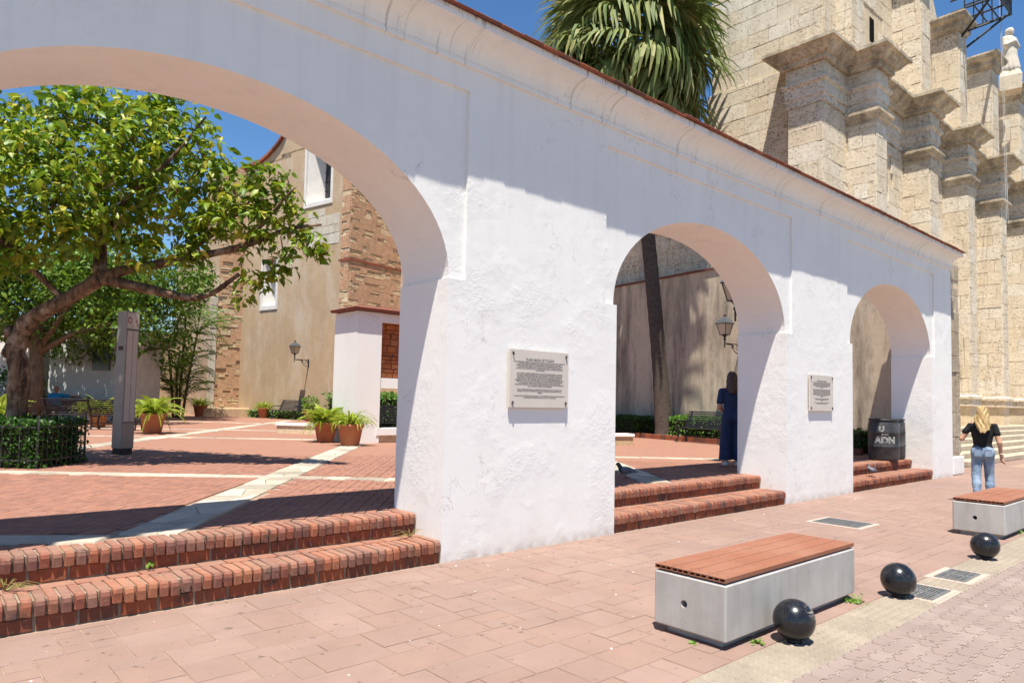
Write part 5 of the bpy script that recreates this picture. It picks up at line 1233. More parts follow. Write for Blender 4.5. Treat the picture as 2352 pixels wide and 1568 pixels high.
def areca(x, y, stems, lab, sc_=1.0):
    o = thing('areca_palm', lab, 'palm', (x, y, ZP), 0, 'areca palms by the rubble buttress')
    for dx, dy, h in stems:
        b = MB(); b.tube([(dx*.3, dy*.3, -.1), (dx*.6, dy*.6, h*.5), (dx, dy, h)], [.07, .06, .05], 8); b.build('trunk', GREYBARK, o, True)
        for k in range(9): link('frond', RND.choice(AREM), o, (dx*.5, dy*.5, h*RND.uniform(.15, .5)), (0, RND.uniform(-.9, -.2), k*2.4+RND.uniform(-.3, .3)), sc_*RND.uniform(.7, 1.0))
        for k in range(14):
            link('frond', RND.choice(AREM), o, (dx, dy, h), (0, RND.uniform(-.9, .25), k*2.4+RND.uniform(-.3, .3)), sc_*RND.uniform(.85, 1.15))
areca(10.2, 30.5, [(.2, 0, 4.9), (-.5, .2, 3.6), (.7, -.2, 4.1), (0, .4, 2.4)], 'clump of areca palms against the rubble buttress', 1.2)
areca(8.7, 31.5, [(0, 0, 3.0), (.5, .2, 3.8), (-.5, 0, 2.2)], 'lower areca palm clump left of the tall one', 1.15)
areca(7.3, 31.5, [(0, 0, 1.8), (.5, .2, 2.6)], 'small sunlit areca palm behind the totem')

# the tall fan palm
FPALM = thing('fan_palm', 'tall fan palm with hanging fronds rising behind the arcade', 'palm', (19.3, 8.5, ZP))
b = MB(); NP_ = 46
b.tube([(-.95*(i/NP_)**1.2, .82*(i/NP_)**1.2, -.1+12.5*i/NP_) for i in range(NP_+1)], [(.31-.06*min(1, i/9)-.03*i/NP_)*(1.035 if i % 2 else .98)+(.06 if i == 0 else 0) for i in range(NP_+1)], 18); b.build('trunk', PALMBARK, FPALM, True)
def fan(seed, R_=1.15, pet=1.25, blades=30, hang=1.0):
    """fan leaf whose split blades arch over and hang"""
    r = np.random.default_rng(seed); mb = MB(); mb.tube([(0, 0, 0), (pet*.5, 0, .12), (pet, 0, .02)], [.03, .022, .016], 5)
    for i in range(blades):
        a = (-1+2*(i+.5)/blades)*2.1; L_ = R_*(1-.2*abs(a)/2.1)*r.uniform(.82, 1.12); d = np.array((math.cos(a), math.sin(a), 0)); s = np.array((-math.sin(a), math.cos(a), 0)); W_ = R_*.034; c = np.array((pet, 0, .02)); V = []; ang = .15+r.uniform(-.1, .1)
        for w_, st in ((.25, 0), (1.0, .3), (.95, .22), (.7, .2), (.4, .16), (.05, .14)):
            c = c+(d*math.cos(ang)+np.array((0, 0, math.sin(ang))))*L_*st; ang -= hang*r.uniform(.25, .5)*(.4 if st > .25 else 1); ang = max(ang, -1.5); fold = np.array((0, 0, .018*w_))
            V += [c-s*W_*w_+fold, c.copy(), c+s*W_*w_+fold]
        mb.add(V, [f for k in range(5) for f in ((3*k, 3*k+1, 3*k+4, 3*k+3), (3*k+1, 3*k+2, 3*k+5, 3*k+4))])
    return mb
FANS = [fan(i, 1.25, 1.25, 32, .75+.2*i).mesh('frond', PALMLEAF) for i in range(6)]; DEAD = [fan(20+i, 1.2, 1.3, 24, 1.8).mesh('dead_frond', DEADLEAF) for i in range(2)]
TOPP = (-1.0, .9, 12.15)
for k in range(125):
    u = k/124; pit = -1.2+2.62*u**.8+RND.uniform(-.15, .15)      # from upright to hanging
    link('frond', RND.choice(FANS), FPALM, (TOPP[0]+RND.uniform(-.25, .25), TOPP[1]+RND.uniform(-.25, .25), TOPP[2]+1.1*(1-u)+.1), (RND.uniform(-.5, .5), pit, k*2.399+RND.uniform(-.3, .3)), RND.uniform(1.4, 1.95))
for k in range(34): link('dead_frond', RND.choice(DEAD), FPALM, (TOPP[0], TOPP[1], TOPP[2]-.2-.3*RND.random()), (RND.uniform(-.3, .3), RND.uniform(1.05, 1.4), k*2.399), RND.uniform(1.0, 1.3))
# potted plants
TERRA = simple('terracotta', (.44, .17, .085), (.36, .14, .075), 5, .85, .2, .25, .005, 30)
SOIL = simple('dark_soil', (.05, .035, .025), (.08, .055, .04), 20, .95)
pm_ = MB(); pm_.lathe([(.20, 0), (.215, .02), (.29, .44), (.325, .45), (.33, .52), (.30, .525), (.285, .46), (.0, .455)], 28); POTM = pm_.mesh('pot', TERRA, True)
sm_ = MB(); sm_.lathe([(.285, .462), (0, .475)], 20); SOILM = sm_.mesh('soil', SOIL)
FERN = [pinnate(.95, .5+.15*i, .17, 30+i, .045).mesh('fern_frond', LIMELEAF) for i in range(4)]
def strapleaf(seed):
    r = random.Random(seed); mb = MB(); L_ = r.uniform(.30, .46); pts = [(0, 0, 0), (L_*.35, 0, L_*.45), (L_*.75, 0, L_*.55), (L_*1.05, 0, L_*.35)]
    V = []
    for (x, y, z), w_ in zip(pts, (.5, 1, .8, .1)): V += [(x, -.014*w_, z), (x, 0, z-.006), (x, .014*w_, z)]
    mb.add(V, [f for k in range(3) for f in ((3*k, 3*k+1, 3*k+4, 3*k+3), (3*k+1, 3*k+2, 3*k+5, 3*k+4))]); return mb.mesh('strap_leaf', LIMELEAF)
STRAPS = [strapleaf(i) for i in range(5)]
def pot(x, y, kind, lab, sc_=1.0):
    o = thing('potted_plant', lab, 'potted plant', (x, y, ZP), RND.uniform(0, 6), 'terracotta pots in the plaza'); o.scale = (sc_,)*3
    link('pot', POTM, o); link('soil', SOILM, o)
    if kind == 'fern':
        for k in range(80): link('fern_frond', RND.choice(FERN), o, (RND.uniform(-.12, .12), RND.uniform(-.12, .12), .46), (0, -.95+1.0*(k/80)+RND.uniform(-.12, .12), k*2.4), RND.uniform(.55, .95))
    elif kind == 'strap':
        for k in range(210): 
            a = k*2.399; r = .2*math.sqrt(RND.random()); link('strap_leaf', RND.choice(STRAPS), o, (r*math.cos(a), r*math.sin(a), .45), (0, RND.uniform(-.75, .45), a+RND.uniform(-.4, .4)), RND.uniform(.75, 1.15))
    else: tag(link('foliage', leafmesh(bushcloud([((0, 0, .85), (.42, .42, .36)), ((.1, .1, .65), (.36, .36, .22))], 520, .1), .12, m_leaf('pot_bush_leaf', [(.10, .2, .02), (.16, .27, .03), (.22, .31, .03)])), o), kind='stuff')
pot(8.27, 9.66, 'strap', 'terracotta pot of lime green straps in front of the white pavilion')
pot(8.36, 11.15, 'fern', 'terracotta pot with an upright fern, half hidden behind the front pot', .98)
pot(5.6, 16.55, 'fern', 'large fern in a terracotta pot right of the grey totem', 1.12)
pot(5.0, 20.75, 'fern', 'potted fern seen through the slats of the long bench')
pot(11.95, 32.7, 'strap', 'small terracotta pot of low lime leaves before the rubble buttress', 1.15)
pot(14.3, 30.1, 'strap', 'terracotta pot with short lime leaves left of the church bench', 1.0)
pot(14.75, 25.6, 'bush', 'terracotta pot with a round green bush right of the church bench', 1.0)
pot(1.75, 14.3, 'fern', 'potted lime fern at the left edge behind the trunk')

# hedges
def hedge(poly, z0, z1, dens, lab, mat=HEDGELEAF, size=.075, name='hedge'):
    o = thing(name, lab, 'hedge', (poly[0][0], poly[0][1], z0)); pts = [Vector(p) for p in poly]; c0 = np.array((poly[0][0], poly[0][1], z0)); P = []
    a, b_, c, d = pts; A_ = (b_-a).length; B_ = (d-a).length; n = int(dens*(A_*B_+2*(A_+B_)*(z1-z0)))
    for _ in range(n):
        u, v, t = RND.random(), RND.random(), RND.random(); s = RND.random()*(A_*B_+2*(A_+B_)*(z1-z0))
        if s < A_*B_: t = 1-abs(RND.gauss(0, .08))
        elif s < A_*B_+2*A_*(z1-z0): v = RND.choice((abs(RND.gauss(0, .05)), 1-abs(RND.gauss(0, .05))))
        else: u = RND.choice((abs(RND.gauss(0, .05)), 1-abs(RND.gauss(0, .05))))
        p = a+(b_-a)*u+(d-a)*v; P.append((p.x, p.y, z0+(z1-z0)*t+.05*math.sin(p.x*7)*math.cos(p.y*6)*t))
    P = np.array(P)+NPR.normal(size=(len(P), 3))*.022
    tag(link('foliage', leafmesh(P-c0, size, mat), o), kind='stuff')
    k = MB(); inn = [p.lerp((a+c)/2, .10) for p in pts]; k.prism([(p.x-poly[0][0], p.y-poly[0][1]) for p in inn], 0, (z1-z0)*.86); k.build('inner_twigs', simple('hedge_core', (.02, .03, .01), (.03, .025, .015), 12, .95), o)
    return o
e1 = Vector((.759, -.651)); e2 = Vector((math.cos(math.radians(47)), math.sin(math.radians(47)))); K = Vector((1.61, 7.03))
k0 = K+e1*.03-e2*.02
hedge([k0-e1*2.2, k0, k0+e2*1.14, k0+e2*1.14-e1*2.2], ZP, 1.16, 1000, 'dark green clipped hedge inside the iron fence around the leaning tree')
FE = thing('iron_fence', 'low iron picket fence round the hedge at the left', 'fence', (0, 0, 0))
GREYIRON = simple('grey_painted_iron', (.07, .068, .07), (.035, .034, .034), 9, .5, .4)
for a, b_, n in ((K-e1*2.4, K, 18), (K, K+e2*1.12, 10), (K+e2*1.12, K+e2*1.12-e1*2.4, 14)):
    for z in (ZP+.12, ZP+.62): q = MB(); q.obox(((a.x+b_.x)/2, (a.y+b_.y)/2, z), (b_.x-a.x, b_.y-a.y, 0), (0.012*(b_-a).normalized().y, -.012*(b_-a).normalized().x, 0), (0, 0, .028)); q.build('rail', GREYIRON, FE)
    pk = MB(); pk.tube([(0, 0, 0), (0, 0, .72), (0, 0, .76)], [.008, .008, .002], 5); pkm = pk.mesh('picket', GREYIRON)
    for i in range(1, n): p = a.lerp(b_, i/n); link('picket', pkm, FE, (p.x, p.y, ZP), (RND.uniform(-.02, .02), RND.uniform(-.02, .02), 0))
for p in (K, K+e2*1.12, K-e1*1.3): q = MB(); q.obox((p.x, p.y, ZP+.40), (.03, 0, 0), (0, .03, 0), (0, 0, .80)); q.build('post', GREYIRON, FE)
# planting strip along the stained wall
def along(t, d): v = A0+ud*t+nn*d; return Vector((v.x, v.y))
def wallbed(t0, t1, d0, d1, z1, lab, dens=420, size=.085, mat=HEDGELEAF): hedge([along(t0, d0), along(t1, d0), along(t1, d1), along(t0, d1)], ZP, z1, dens, lab, mat, size)
BRIGHT = m_leaf('bright_shrub_leaf', [(.09, .22, .02), (.13, .28, .03), (.06, .16, .015), (.17, .32, .04)])
wallbed(8.4, 12.5, .35, 1.7, 1.12, 'dark clipped hedge left of the tall palm trunk')
wallbed(2.9, 7.5, .35, 1.55, 1.18, 'bright green shrub hedge behind the bench by the stained wall', 380, .1, BRIGHT)
wallbed(.5, 1.6, .45, 1.5, 1.0, 'dark shrubs between the white pier and the black barrel', 300, .1)
KB = thing('brick_kerb', 'low red brick kerb in front of the hedges by the stained wall', 'kerb')
kb = [cmesh('kerb_brick', .225, .11, .16, .006, RISER, .003, seed=i) for i in range(3)]
for i in range(54): p = along(.4+.235*i, 1.85); link('kerb_brick', RND.choice(kb), KB, (p.x, p.y, ZP+.07), (0, 0, math.atan2(ud.y, ud.x)+RND.uniform(-.03, .03)))
f1, f2 = Vector(FP(-4.6, .25, 0)).to_2d(), Vector(FP(3.0, .25, 0)).to_2d(); fo = FN.to_2d()
hedge([f1, f2, f2+fo*.35, f1+fo*.35], ZP, .82, 170, 'low green hedge along the foot of the beige church wall', BRIGHT, .12)
hedge([Vector((9.5, 12.4)), Vector((12.5, 12.4)), Vector((12.5, 13.6)), Vector((9.5, 13.6))], ZP, 1.75, 250, 'green hedge seen through the opening of the white pavilion', BRIGHT, .1)
for (x, y, h, lab) in ((1.3, 29.0, 1.5, 'dark shrub against the white building at the left edge'), (5.9, 29.3, 1.3, 'dark bushy shrub right of the man in blue'), (7.9, 30.0, 1.3, 'broad-leaved shrub below the areca palms'), (3.3, 29.5, 2.0, 'tall dark shrub behind the man in blue'), (-.3, 29.5, 1.8, 'dark shrub at the far left edge under the trees')):
    o = thing('shrub', lab, 'shrub', (x, y, ZP), 0, 'shrubs at the back of the plaza'); b = MB(); b.tube([(0, 0, -.05), (.1, 0, h*.5)], [.05, .03], 6); b.build('stem', GREYBARK, o)
    tag(link('foliage', leafmesh(bushcloud([((0, 0, h*.55), (h*.75, h*.6, h*.5)), ((.4, .1, h*.8), (h*.4, h*.4, h*.3))], 800, .15), .2, HEDGELEAF), o), kind='stuff')
# little weeds
WEED = m_leaf('weed_leaf', [(.14, .28, .03), (.2, .34, .04)])
def weed(x, y, z, r, n, lab, mat=WEED): o = tag(link('weed', leafmesh(np.abs(NPR.normal(size=(n, 3)))*np.array((0, 0, r*.5))+NPR.normal(size=(n, 3))*np.array((r, r, 0)), .035, mat, 'weed'), None, (x, y, z)), lab, 'weed', 'small weeds in the joints', 'stuff' if n < 30 else None); return o
weed(4.42, -3.13, 0, .03, 40, 'small green weed at the bench side behind the nearest ball')
weed(5.98, -3.12, 0, .045, 70, 'green weed tuft at the far corner of the nearer bench')
weed(4.07, -2.86, 0, .02, 16, 'tiny weed below the round hole of the nearer bench')
weed(11.0, -3.25, 0, .04, 40, 'tiny weed on the pavement edge beside the far bench')
weed(1.55, .43, S1+.04, .02, 14, 'little green sprout on the upper brick step near the left')
DRY = m_leaf('dry_grass', [(.42, .36, .12), (.35, .28, .1)])
dg = MB()
for i in range(26):
    a = RND.uniform(0, 2*PI); l = RND.uniform(.08, .22); dg.tube([(0, 0, 0), (math.cos(a)*l*.5-.04, math.sin(a)*l*.3-.03, l*.35), (math.cos(a)*l-.08, math.sin(a)*l*.4-.05, l*.3)], [.0025, .002, .001], 4)
o = dg.build('dry_weed', DRY); o.location = (3.93, .36, S1); tag(o, 'dry yellow weed on the lower step beside the white pier', 'weed', 'small weeds in the joints')
dg2 = link('dry_weed', o.data, None, (.62, .37, S1), (0, 0, 2)); tag(dg2, 'dry yellow weed on the lower step at the left edge', 'weed', 'small weeds in the joints')
# ---------------------------------------------------------------- people
SKIN = simple('skin', (.50, .28, .18), (.44, .24, .155), 6, .55, .35)
SKIN_D = simple('tanned_skin', (.30, .15, .095), (.26, .13, .085), 6, .55, .35)
def m_hair(name, c1, c2):
    m, nt, b = newmat(name, .45, .5); tc = nt.nodes.new('ShaderNodeTexCoord').outputs['Object']; n1 = noise(nt, mapping(nt, tc, (1, 1, .06)), 70, 5, .6)
    nt.links.new(mixc(nt, ramp(nt, n1, [(.35, 0), (.65, 1)]), c1, c2), b.inputs['Base Color']); bump(nt, b, n1, .7, .012); return m
def human(f_pose, h, name, mats, k=.028):
    pass
def arm(sh, el, wr, tip, s):
    """upper arm, forearm, palm, five fingers; tip = direction of the hand"""
    sh, el, wr = map(np.array, (sh, el, wr)); t = np.array(tip, float); t /= np.linalg.norm(t); up = np.cross(t, (s, 0, .2)); up /= np.linalg.norm(up); sd = np.cross(up, t)
    P = [('c', sh, el, .046, .038), ('c', el, wr, .037, .026), ('c', wr, wr+t*.075, .024, .03)]
    for i, (o, l) in enumerate(((-.026, .062), (-.009, .075), (.008, .07), (.024, .055))):
        b0 = wr+t*.075+up*o; m_ = b0+t*l*.55+sd*.008; P += [('c', b0, m_, .0105, .0095), ('c', m_, m_+t*l*.4+sd*.02, .0095, .008)]
    b0 = wr+t*.03-up*.028; P += [('c', b0, b0+t*.03-up*.028, .013, .011), ('c', b0+t*.03-up*.028, b0+t*.062-up*.03, .011, .009)]
    return P
def bodyprims(H, legs, arms, lean=0):
    k = H/1.65
    P = [('e', (0, .012, 1.545), (.072, .092, .112)), ('c', (0, .0, 1.34), (0, .008, 1.47), .052, .047), ('c', (0, .10, 1.53), (0, .112, 1.515), .012, .015), ('e', (0, .085, 1.475), (.04, .03, .028)), ('e', (.074, 0, 1.535), (.012, .02, .03)), ('e', (-.074, 0, 1.535), (.012, .02, .03)),
         ('e', (0, 0, 1.2), (.150, .095, .19)), ('c', (-.145, -.005, 1.335), (.145, -.005, 1.335), .05, .05), ('e', (0, .0, 1.03), (.122, .085, .15)), ('e', (0, -.015, .89), (.16, .108, .13)), ('e', (.07, -.06, .86), (.085, .08, .09)), ('e', (-.07, -.06, .86), (.085, .08, .09))]
    for hip, kn, an, ft in legs: P += [('c', hip, kn, .086, .056), ('c', kn, tuple(np.array(kn)*.6+np.array(an)*.4+np.array((0, -.015, 0))), .055, .054), ('c', tuple(np.array(kn)*.6+np.array(an)*.4+np.array((0, -.015, 0))), an, .054, .034), ('c', tuple(np.array(an)+np.array((0, -.03, -.035))), ft, .036, .03)]
    for a in arms: P += arm(*a)
    return P
def scaleprims(P, k):
    out = []
    for p in P:
        if p[0] == 'c': out.append(('c', np.array(p[1])*k, np.array(p[2])*k, p[3]*k, p[4]*k))
        else: out.append(('e', np.array(p[1])*k, np.array(p[2])*k))
    return out
def grow(P, d): return [('c', p[1], p[2], p[3]+d, p[4]+d) if p[0] == 'c' else ('e', p[1], np.array(p[2])+d) for p in P]
def cut(f, *planes):
    """keep where every n.P < c"""
    def g(P):
        d = f(P)
        for n_, c in planes: d = np.maximum(d, P@np.array(n_, float)-c)
        return d
    return g
def eyes(o, H):
    for s in (-1, 1):
        q = MB(); q.lathe([(.011*math.sin(PI*i/8), -.011*math.cos(PI*i/8)) for i in range(9)], 10, (s*.03*H/1.65, .093*H/1.65, 1.55*H/1.65)); q.build('eye', EYE, o, True)
EYE = simple('eye', (.05, .035, .03), (.1, .08, .07), 60, .2, .5)
LO, HI = (-.55, -.45, -.02), (.55, .5, 1.95)

# woman in the navy jumpsuit under the middle arch
W1 = thing('person', 'woman with long brown hair in a navy jumpsuit, seen from behind in the middle arch', 'person', (12.02, 1.62, ZP), math.atan2(.62, .78)-PI/2)
k1 = 1.79/1.65
legs = [((.085, 0, .86), (.09, .02, .47), (.085, -.02, .09), (.095, .13, .035)), ((-.085, 0, .86), (-.10, .04, .47), (-.10, -.01, .09), (-.13, .13, .035))]
arms = [((-.175, -.01, 1.32), (-.225, -.05, 1.04), (-.15, .12, .98), (.3, .9, .15), -1), ((.175, -.01, 1.32), (.215, -.03, 1.04), (.16, .14, 1.0), (-.3, .9, .1), 1)]
BP = scaleprims(bodyprims(1.79, legs, arms), k1)
link('body', netmesh('body', BP, LO, HI, .011, SKIN, .022), W1); eyes(W1, 1.79)
def m_denim(name, c1, c2, sc_=40):
    m, nt, b = newmat(name, .85, .2); tc = nt.nodes.new('ShaderNodeTexCoord').outputs['Object']
    nt.links.new(mixc(nt, ramp(nt, noise(nt, tc, 7, 6, .65), [(.35, 0), (.68, 1)]), c1, c2), b.inputs['Base Color']); bump(nt, b, math_(nt, 'ADD', noise(nt, tc, 12, 4), math_(nt, 'MULTIPLY', noise(nt, tc, 150, 2), .15)), .6, .02); return m
NAVY = m_denim('navy_denim', (.018, .032, .085), (.028, .048, .115))
suit = [p for i, p in enumerate(BP) if 6 <= i <= 11]
up = [('c', np.array((s*.175, -.01, 1.32))*k1, np.array((s*.212, -.035, 1.13))*k1, .065, .062) for s in (-1, 1)]
wl = [('c', np.array((s*.088, 0, .84))*k1, np.array((s*.10, .02, .48))*k1, .105, .105) for s in (-1, 1)]+[('c', np.array((s*.10, .02, .48))*k1, np.array((s*.108, 0, .13))*k1, .105, .128) for s in (-1, 1)]
fs = field(grow(suit, .016)+up, .03); fl_ = field(grow(suit[3:], .02)+wl, .022)
def suitf(P):
    a = cut(fs, ((0, 0, 1), 1.375*k1), ((0, 0, -1), -.9))(P); b = cut(fl_, ((0, 0, -1), -.13), ((0, 0, 1), 1.12*k1))(P)
    fold = .004*np.sin(P[..., 0]*55+P[..., 2]*9)*np.clip(1.0-P[..., 2], 0, 1)
    return np.minimum(a, b)+fold
link('jumpsuit', netmesh('jumpsuit', None, LO, HI, .011, NAVY, f=suitf), W1)
q = MB()
for s in (-1, 1):
    c = np.array((s*.075, -.175, .92))*k1
    q.obox(tuple(c), (.115, 0, 0), (0, .006, 0), (0, 0, .13))
HAIRB = m_hair('brown_hair', (.07, .035, .018), (.035, .018, .01)); HAIRY = m_hair('blonde_hair', (.55, .38, .16), (.24, .145, .06))
def hairf(k, low, wid, amp=.008):
    pr = scaleprims([('e', (0, -.012, 1.575), (.088, .10, .105)), ('c', (0, -.06, 1.52), (0, -.105, low+.12), .085, wid), ('c', (-.055, -.05, 1.48), (-.07, -.09, low+.06), .05, .05), ('c', (.055, -.05, 1.48), (.07, -.09, low+.04), .05, .05)], k); f = field(pr, .04)
    return cut(lambda P: f(P)+amp*np.sin(P[..., 0]*95+4*np.sin(P[..., 2]*14))+amp*.8*np.sin(P[..., 0]*41+2+3*np.sin(P[..., 2]*9)), ((0, 1, -.9), .068*k-.9*1.55*k))
link('hair', netmesh('hair', None, (-.3, -.35, .9), (.3, .3, 1.95), .009, HAIRB, f=hairf(k1, 1.20, .09, .004)), W1)
SHOE = simple('white_sneaker', (.62, .60, .57), (.5, .48, .46), 8, .6); NAVYST = simple('navy_stripe', (.02, .03, .09))
for (hip, kn, an, ft) in legs:
    a = np.array(an)*k1; f = np.array(ft)*k1; pr = [('c', a+np.array((0, -.035, -.045)), f+np.array((0, .02, -.005)), .046, .038), ('c', a+np.array((0, -.02, -.02)), a+np.array((0, .02, -.04)), .045, .045)]
    g_ = field(pr, .02); s = link('sneaker', netmesh('sneaker', None, tuple(np.minimum(a, f)-.12), tuple(np.maximum(a, f)+.12), .009, SHOE, f=cut(g_, ((0, 0, -1), .0))), W1)
    q2 = MB()
    for j in range(3):
        for sx in (-1, 1): c = a*.5+f*.5+np.array((sx*.042, -.02+.028*j, .0)); q2.obox(tuple(c), (.006, 0, 0), (0, .012, 0), (0, .02, .045))
    q2.build('stripes', NAVYST, s)
PHN = simple('phone_glass', (.35, .36, .4), (.25, .26, .3), 5, .2, .5)
q = MB(); V, F = cbox(.07, .012, .14, .004); q.add([(x-.15*k1, y+.24*k1, z+1.02*k1) for x, y, z in V], F); tag(q.build('phone', PHN, None), 'small pale phone in the hand of the woman in navy', 'phone'); ph = bpy.data.objects['phone']; ph.matrix_world = Matrix.Translation((12.02, 1.62, ZP)) @ Matrix.Rotation(math.atan2(.62, .78)-PI/2, 4, 'Z')

# blonde woman walking along the street
W2 = thing('person', 'blonde woman in black T-shirt and light jeans walking away along the street', 'person', (14.0, -1.98, 0), math.atan2(.30, .95)-PI/2)
k2 = 1.0
legs = [((.08, 0, .86), (.095, .06, .47), (.10, -.04, .09), (.11, .11, .035)), ((-.08, 0, .86), (-.10, -.05, .48), (-.095, -.20, .13), (-.10, -.10, .035))]
arms = [((-.17, -.01, 1.32), (-.30, -.02, 1.10), (-.16, .10, 1.30), (.35, .5, .8), -1), ((.17, -.01, 1.32), (.235, -.06, 1.05), (.265, .02, .83), (.15, .2, -.95), 1)]
BP = bodyprims(1.65, legs, arms)
link('body', netmesh('body', BP, LO, HI, .010, SKIN, .022), W2); eyes(W2, 1.65)
TEE = m_denim('black_cotton', (.012, .012, .013), (.018, .018, .019)); JEAN = m_denim('light_jeans', (.27, .34, .43), (.11, .16, .25))
sleeves = [('c', (-.17, -.01, 1.32), (-.245, -.015, 1.22), .053, .053), ('c', (.168, -.01, 1.318), (.205, -.036, 1.20), .054, .053)]
ft_ = field(grow(BP[6:10], .013)+sleeves, .03)
link('t_shirt', netmesh('t_shirt', None, LO, HI, .010, TEE, f=lambda P: cut(ft_, ((0, 0, 1), 1.375), ((0, 0, -1), -.955))(P)+.003*np.sin(P[..., 2]*70+P[..., 0]*40)*np.clip(1.2-P[..., 2], 0, .3)*3), W2)
lg = []
for hip, kn, an, ft in legs: lg += [('c', hip, kn, .092, .068), ('c', kn, tuple(np.array(kn)*.6+np.array(an)*.4+np.array((0, -.012, 0))), .068, .066), ('c', tuple(np.array(kn)*.6+np.array(an)*.4+np.array((0, -.012, 0))), an, .066, .05)]
fj = field(grow(BP[8:12], .013)+lg, .022)
link('jeans', netmesh('jeans', None, LO, HI, .010, JEAN, f=lambda P: cut(fj, ((0, 0, 1), .985), ((0, 0, -1), -.11))(P)+.0022*np.sin(P[..., 2]*120+7*np.sin(P[..., 0]*35+P[..., 1]*30))*(P[..., 2] < .55)), W2)
q = MB()
for s in (-1, 1): q.obox((s*.075, -.148, .875), (.105, 0, 0), (0, .008, 0), (0, .012*0, .12))
q.build('back_pockets', JEAN, W2)
link('hair', netmesh('hair', None, (-.3, -.35, .9), (.3, .3, 1.8), .009, HAIRY, f=hairf(1.0, 1.09, .135, .006)), W2)
for hip, kn, an, ft in legs:
    a, f = np.array(an), np.array(ft); g_ = field([('c', a+np.array((0, -.03, -.05)), f+np.array((0, .02, -.004)), .042, .036)], .02); link('shoe', netmesh('shoe', None, tuple(np.minimum(a, f)-.12), tuple(np.maximum(a, f)+.12), .01, TEE, f=g_), W2)
q = MB(); q.tube([(.262+.034*math.cos(t), .0+.034*math.sin(t), .865) for t in np.linspace(0, 2*PI, 13)], .006, 5, cap=False); q.build('bracelet', simple('white_bracelet', (.7, .7, .68)), W2)

# seated man in blue
W3 = thing('person', 'bald man in a blue shirt seated on the bench under the trees', 'person', (4.55, 26.0, ZP), math.radians(-20)+PI)
arms = [((-.18, -.02, 1.02), (-.42, -.12, .98), (-.66, -.16, 1.0), (-.9, 0, .1), -1), ((.18, -.02, 1.02), (.25, .03, .74), (.16, .25, .62), (-.3, .9, -.1), 1)]
P3 = [('e', (0, .012, 1.255), (.078, .098, .118)), ('c', (0, 0, 1.06), (0, .008, 1.18), .06, .055), ('c', (0, .105, 1.24), (0, .118, 1.225), .013, .017), ('e', (.08, 0, 1.245), (.012, .022, .032)), ('e', (-.08, 0, 1.245), (.012, .022, .032)), ('e', (0, 0, .88), (.18, .12, .2)), ('c', (-.165, 0, 1.04), (.165, 0, 1.04), .06, .06), ('e', (0, .02, .68), (.165, .13, .17)), ('e', (0, 0, .53), (.18, .14, .12))]
for s in (-1, 1): P3 += [('c', (s*.09, .02, .52), (s*.13, .42, .52), .09, .068), ('c', (s*.13, .42, .52), (s*.13, .40, .09), .06, .04), ('c', (s*.13, .38, .05), (s*.15, .53, .04), .04, .035)]
for a in arms: P3 += arm(*a)
link('body', netmesh('body', P3, (-.95, -.35, -.02), (.5, .7, 1.45), .014, SKIN_D, .022), W3)
for s in (-1, 1):
    q = MB(); q.lathe([(.012*math.sin(PI*i/8), -.012*math.cos(PI*i/8)) for i in range(9)], 8, (s*.032, .1, 1.265)); q.build('eye', EYE, W3, True)
BLUE = m_denim('blue_shirt_cotton', (.02, .22, .42), (.015, .17, .34))
f3 = field(grow(P3[5:8], .016)+[('c', (-.18, -.02, 1.02), (-.38, -.11, .98), .075, .07), ('c', (.18, -.02, 1.02), (.235, .02, .82), .075, .07)], .03)
link('shirt', netmesh('shirt', None, (-.6, -.35, .4), (.5, .5, 1.2), .014, BLUE, f=cut(f3, ((0, 0, 1), 1.095), ((0, 0, -1), -.5))), W3)
f4 = field(grow([p for p in P3[8:15] if True], .014), .022)
link('trousers', netmesh('trousers', None, (-.4, -.3, .0), (.4, .7, .7), .014, TEE, f=cut(f4, ((0, 0, 1), .60), ((0, 0, -1), -.1))), W3)

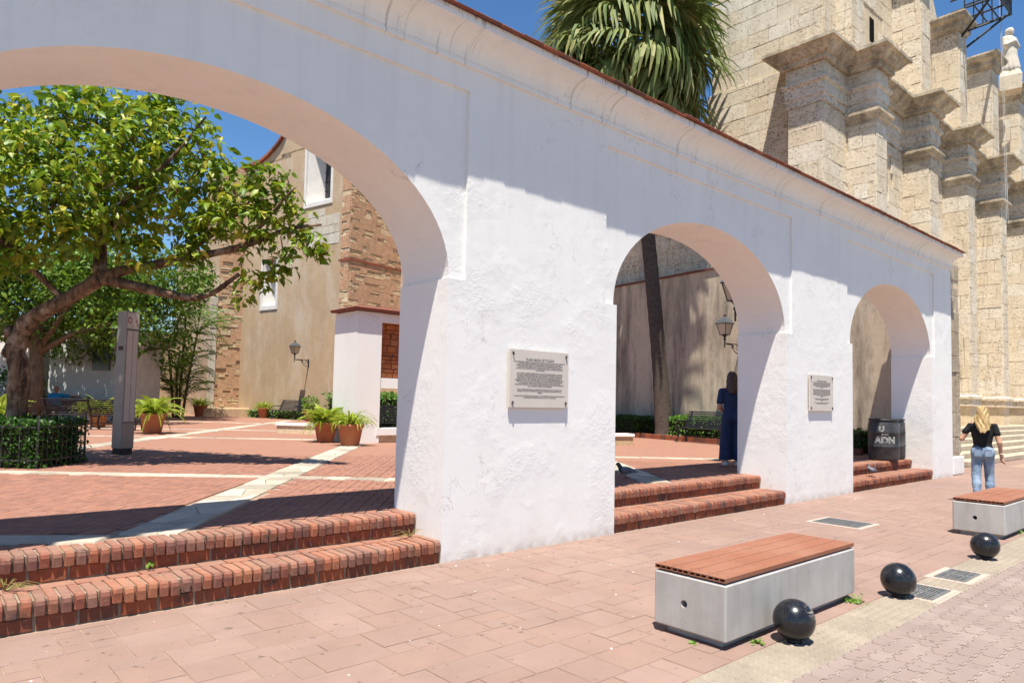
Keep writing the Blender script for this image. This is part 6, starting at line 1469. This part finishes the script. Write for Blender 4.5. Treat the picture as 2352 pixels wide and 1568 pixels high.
# pigeons
def m_pigeon(dark):
    m, nt, b = newmat('pigeon_plumage', .6, .3); tc = nt.nodes.new('ShaderNodeTexCoord').outputs['Object']; y = nd(nt, 'SeparateXYZ', i0=tc).outputs[1]
    col = ramp(nt, math_(nt, 'ADD', math_(nt, 'MULTIPLY', y, 2.5), .5), [(.06, (.02, .02, .025)), (.20, (.03, .03, .035)), (.27, (.16, .16, .19)), (.60, (.19, .18, .23)), (.68, (.05, .05, .06)), (.78, (.03, .045, .04))])
    nt.links.new(col, b.inputs['Base Color']); return m
PIG = m_pigeon(0); PLEG = simple('pigeon_leg', (.35, .08, .06)); WING = simple('pigeon_wing', (.17, .165, .20), (.12, .115, .14), 30, .6)
pp = [('e', (0, 0, .125), (.055, .095, .06)), ('c', (0, .06, .14), (0, .10, .20), .042, .03), ('e', (0, .112, .222), (.022, .028, .024)), ('c', (0, .135, .22), (0, .155, .214), .007, .003), ('e', (0, -.075, .12), (.042, .06, .035)), ('e', (0, -.14, .105), (.03, .065, .010))]
pmesh = netmesh('body', pp, (-.1, -.24, .03), (.1, .2, .28), .006, PIG, .02)
def pigeon(x, y, z, rz, lab):
    o = thing('pigeon', lab, 'pigeon', (x, y, z), rz, 'pigeons'); link('body', pmesh, o)
    for s in (-1, 1):
        g_ = field([('e', (s*.046, -.02, .135), (.014, .085, .042)), ('e', (s*.036, -.09, .125), (.010, .06, .022))], .02); link('wing', netmesh('wing', None, (-.09, -.2, .05), (.09, .12, .22), .006, WING, f=g_), o)
        q = MB()
        for k in range(2): q.obox((s*.0595, -.035-.028*k, .128), (.004, 0, 0), (0, .012, .0), (0, .02, .05))
        q.build('wing_bars', DARKIRON, o)
        q = MB(); q.tube([(s*.022, .0, .085), (s*.024, -.005, .045), (s*.024, .0, .006)], [.008, .004, .004], 6); [q.tube([(s*.024, 0, .005), (s*.024+.022*math.sin(a), .026*math.cos(a), .003)], .003, 5) for a in (-.6, 0, .6, PI)]; q.build('leg', PLEG, o)
        q = MB(); q.lathe([(.0045*math.sin(PI*i/6), -.0045*math.cos(PI*i/6)) for i in range(7)], 8, (s*.0205, .12, .226)); q.build('eye', simple('orange_eye', (.5, .12, .02)), o, True)
    return o
pigeon(8.52, 1.36, ZP+.004, math.atan2(.75, -.66)-PI/2+.15, 'grey pigeon walking in the shade on the plaza inside the middle arch')
pigeon(14.88, .20, S1, math.atan2(.75, .66)-PI/2, 'grey pigeon standing on the lower step of the far arch')
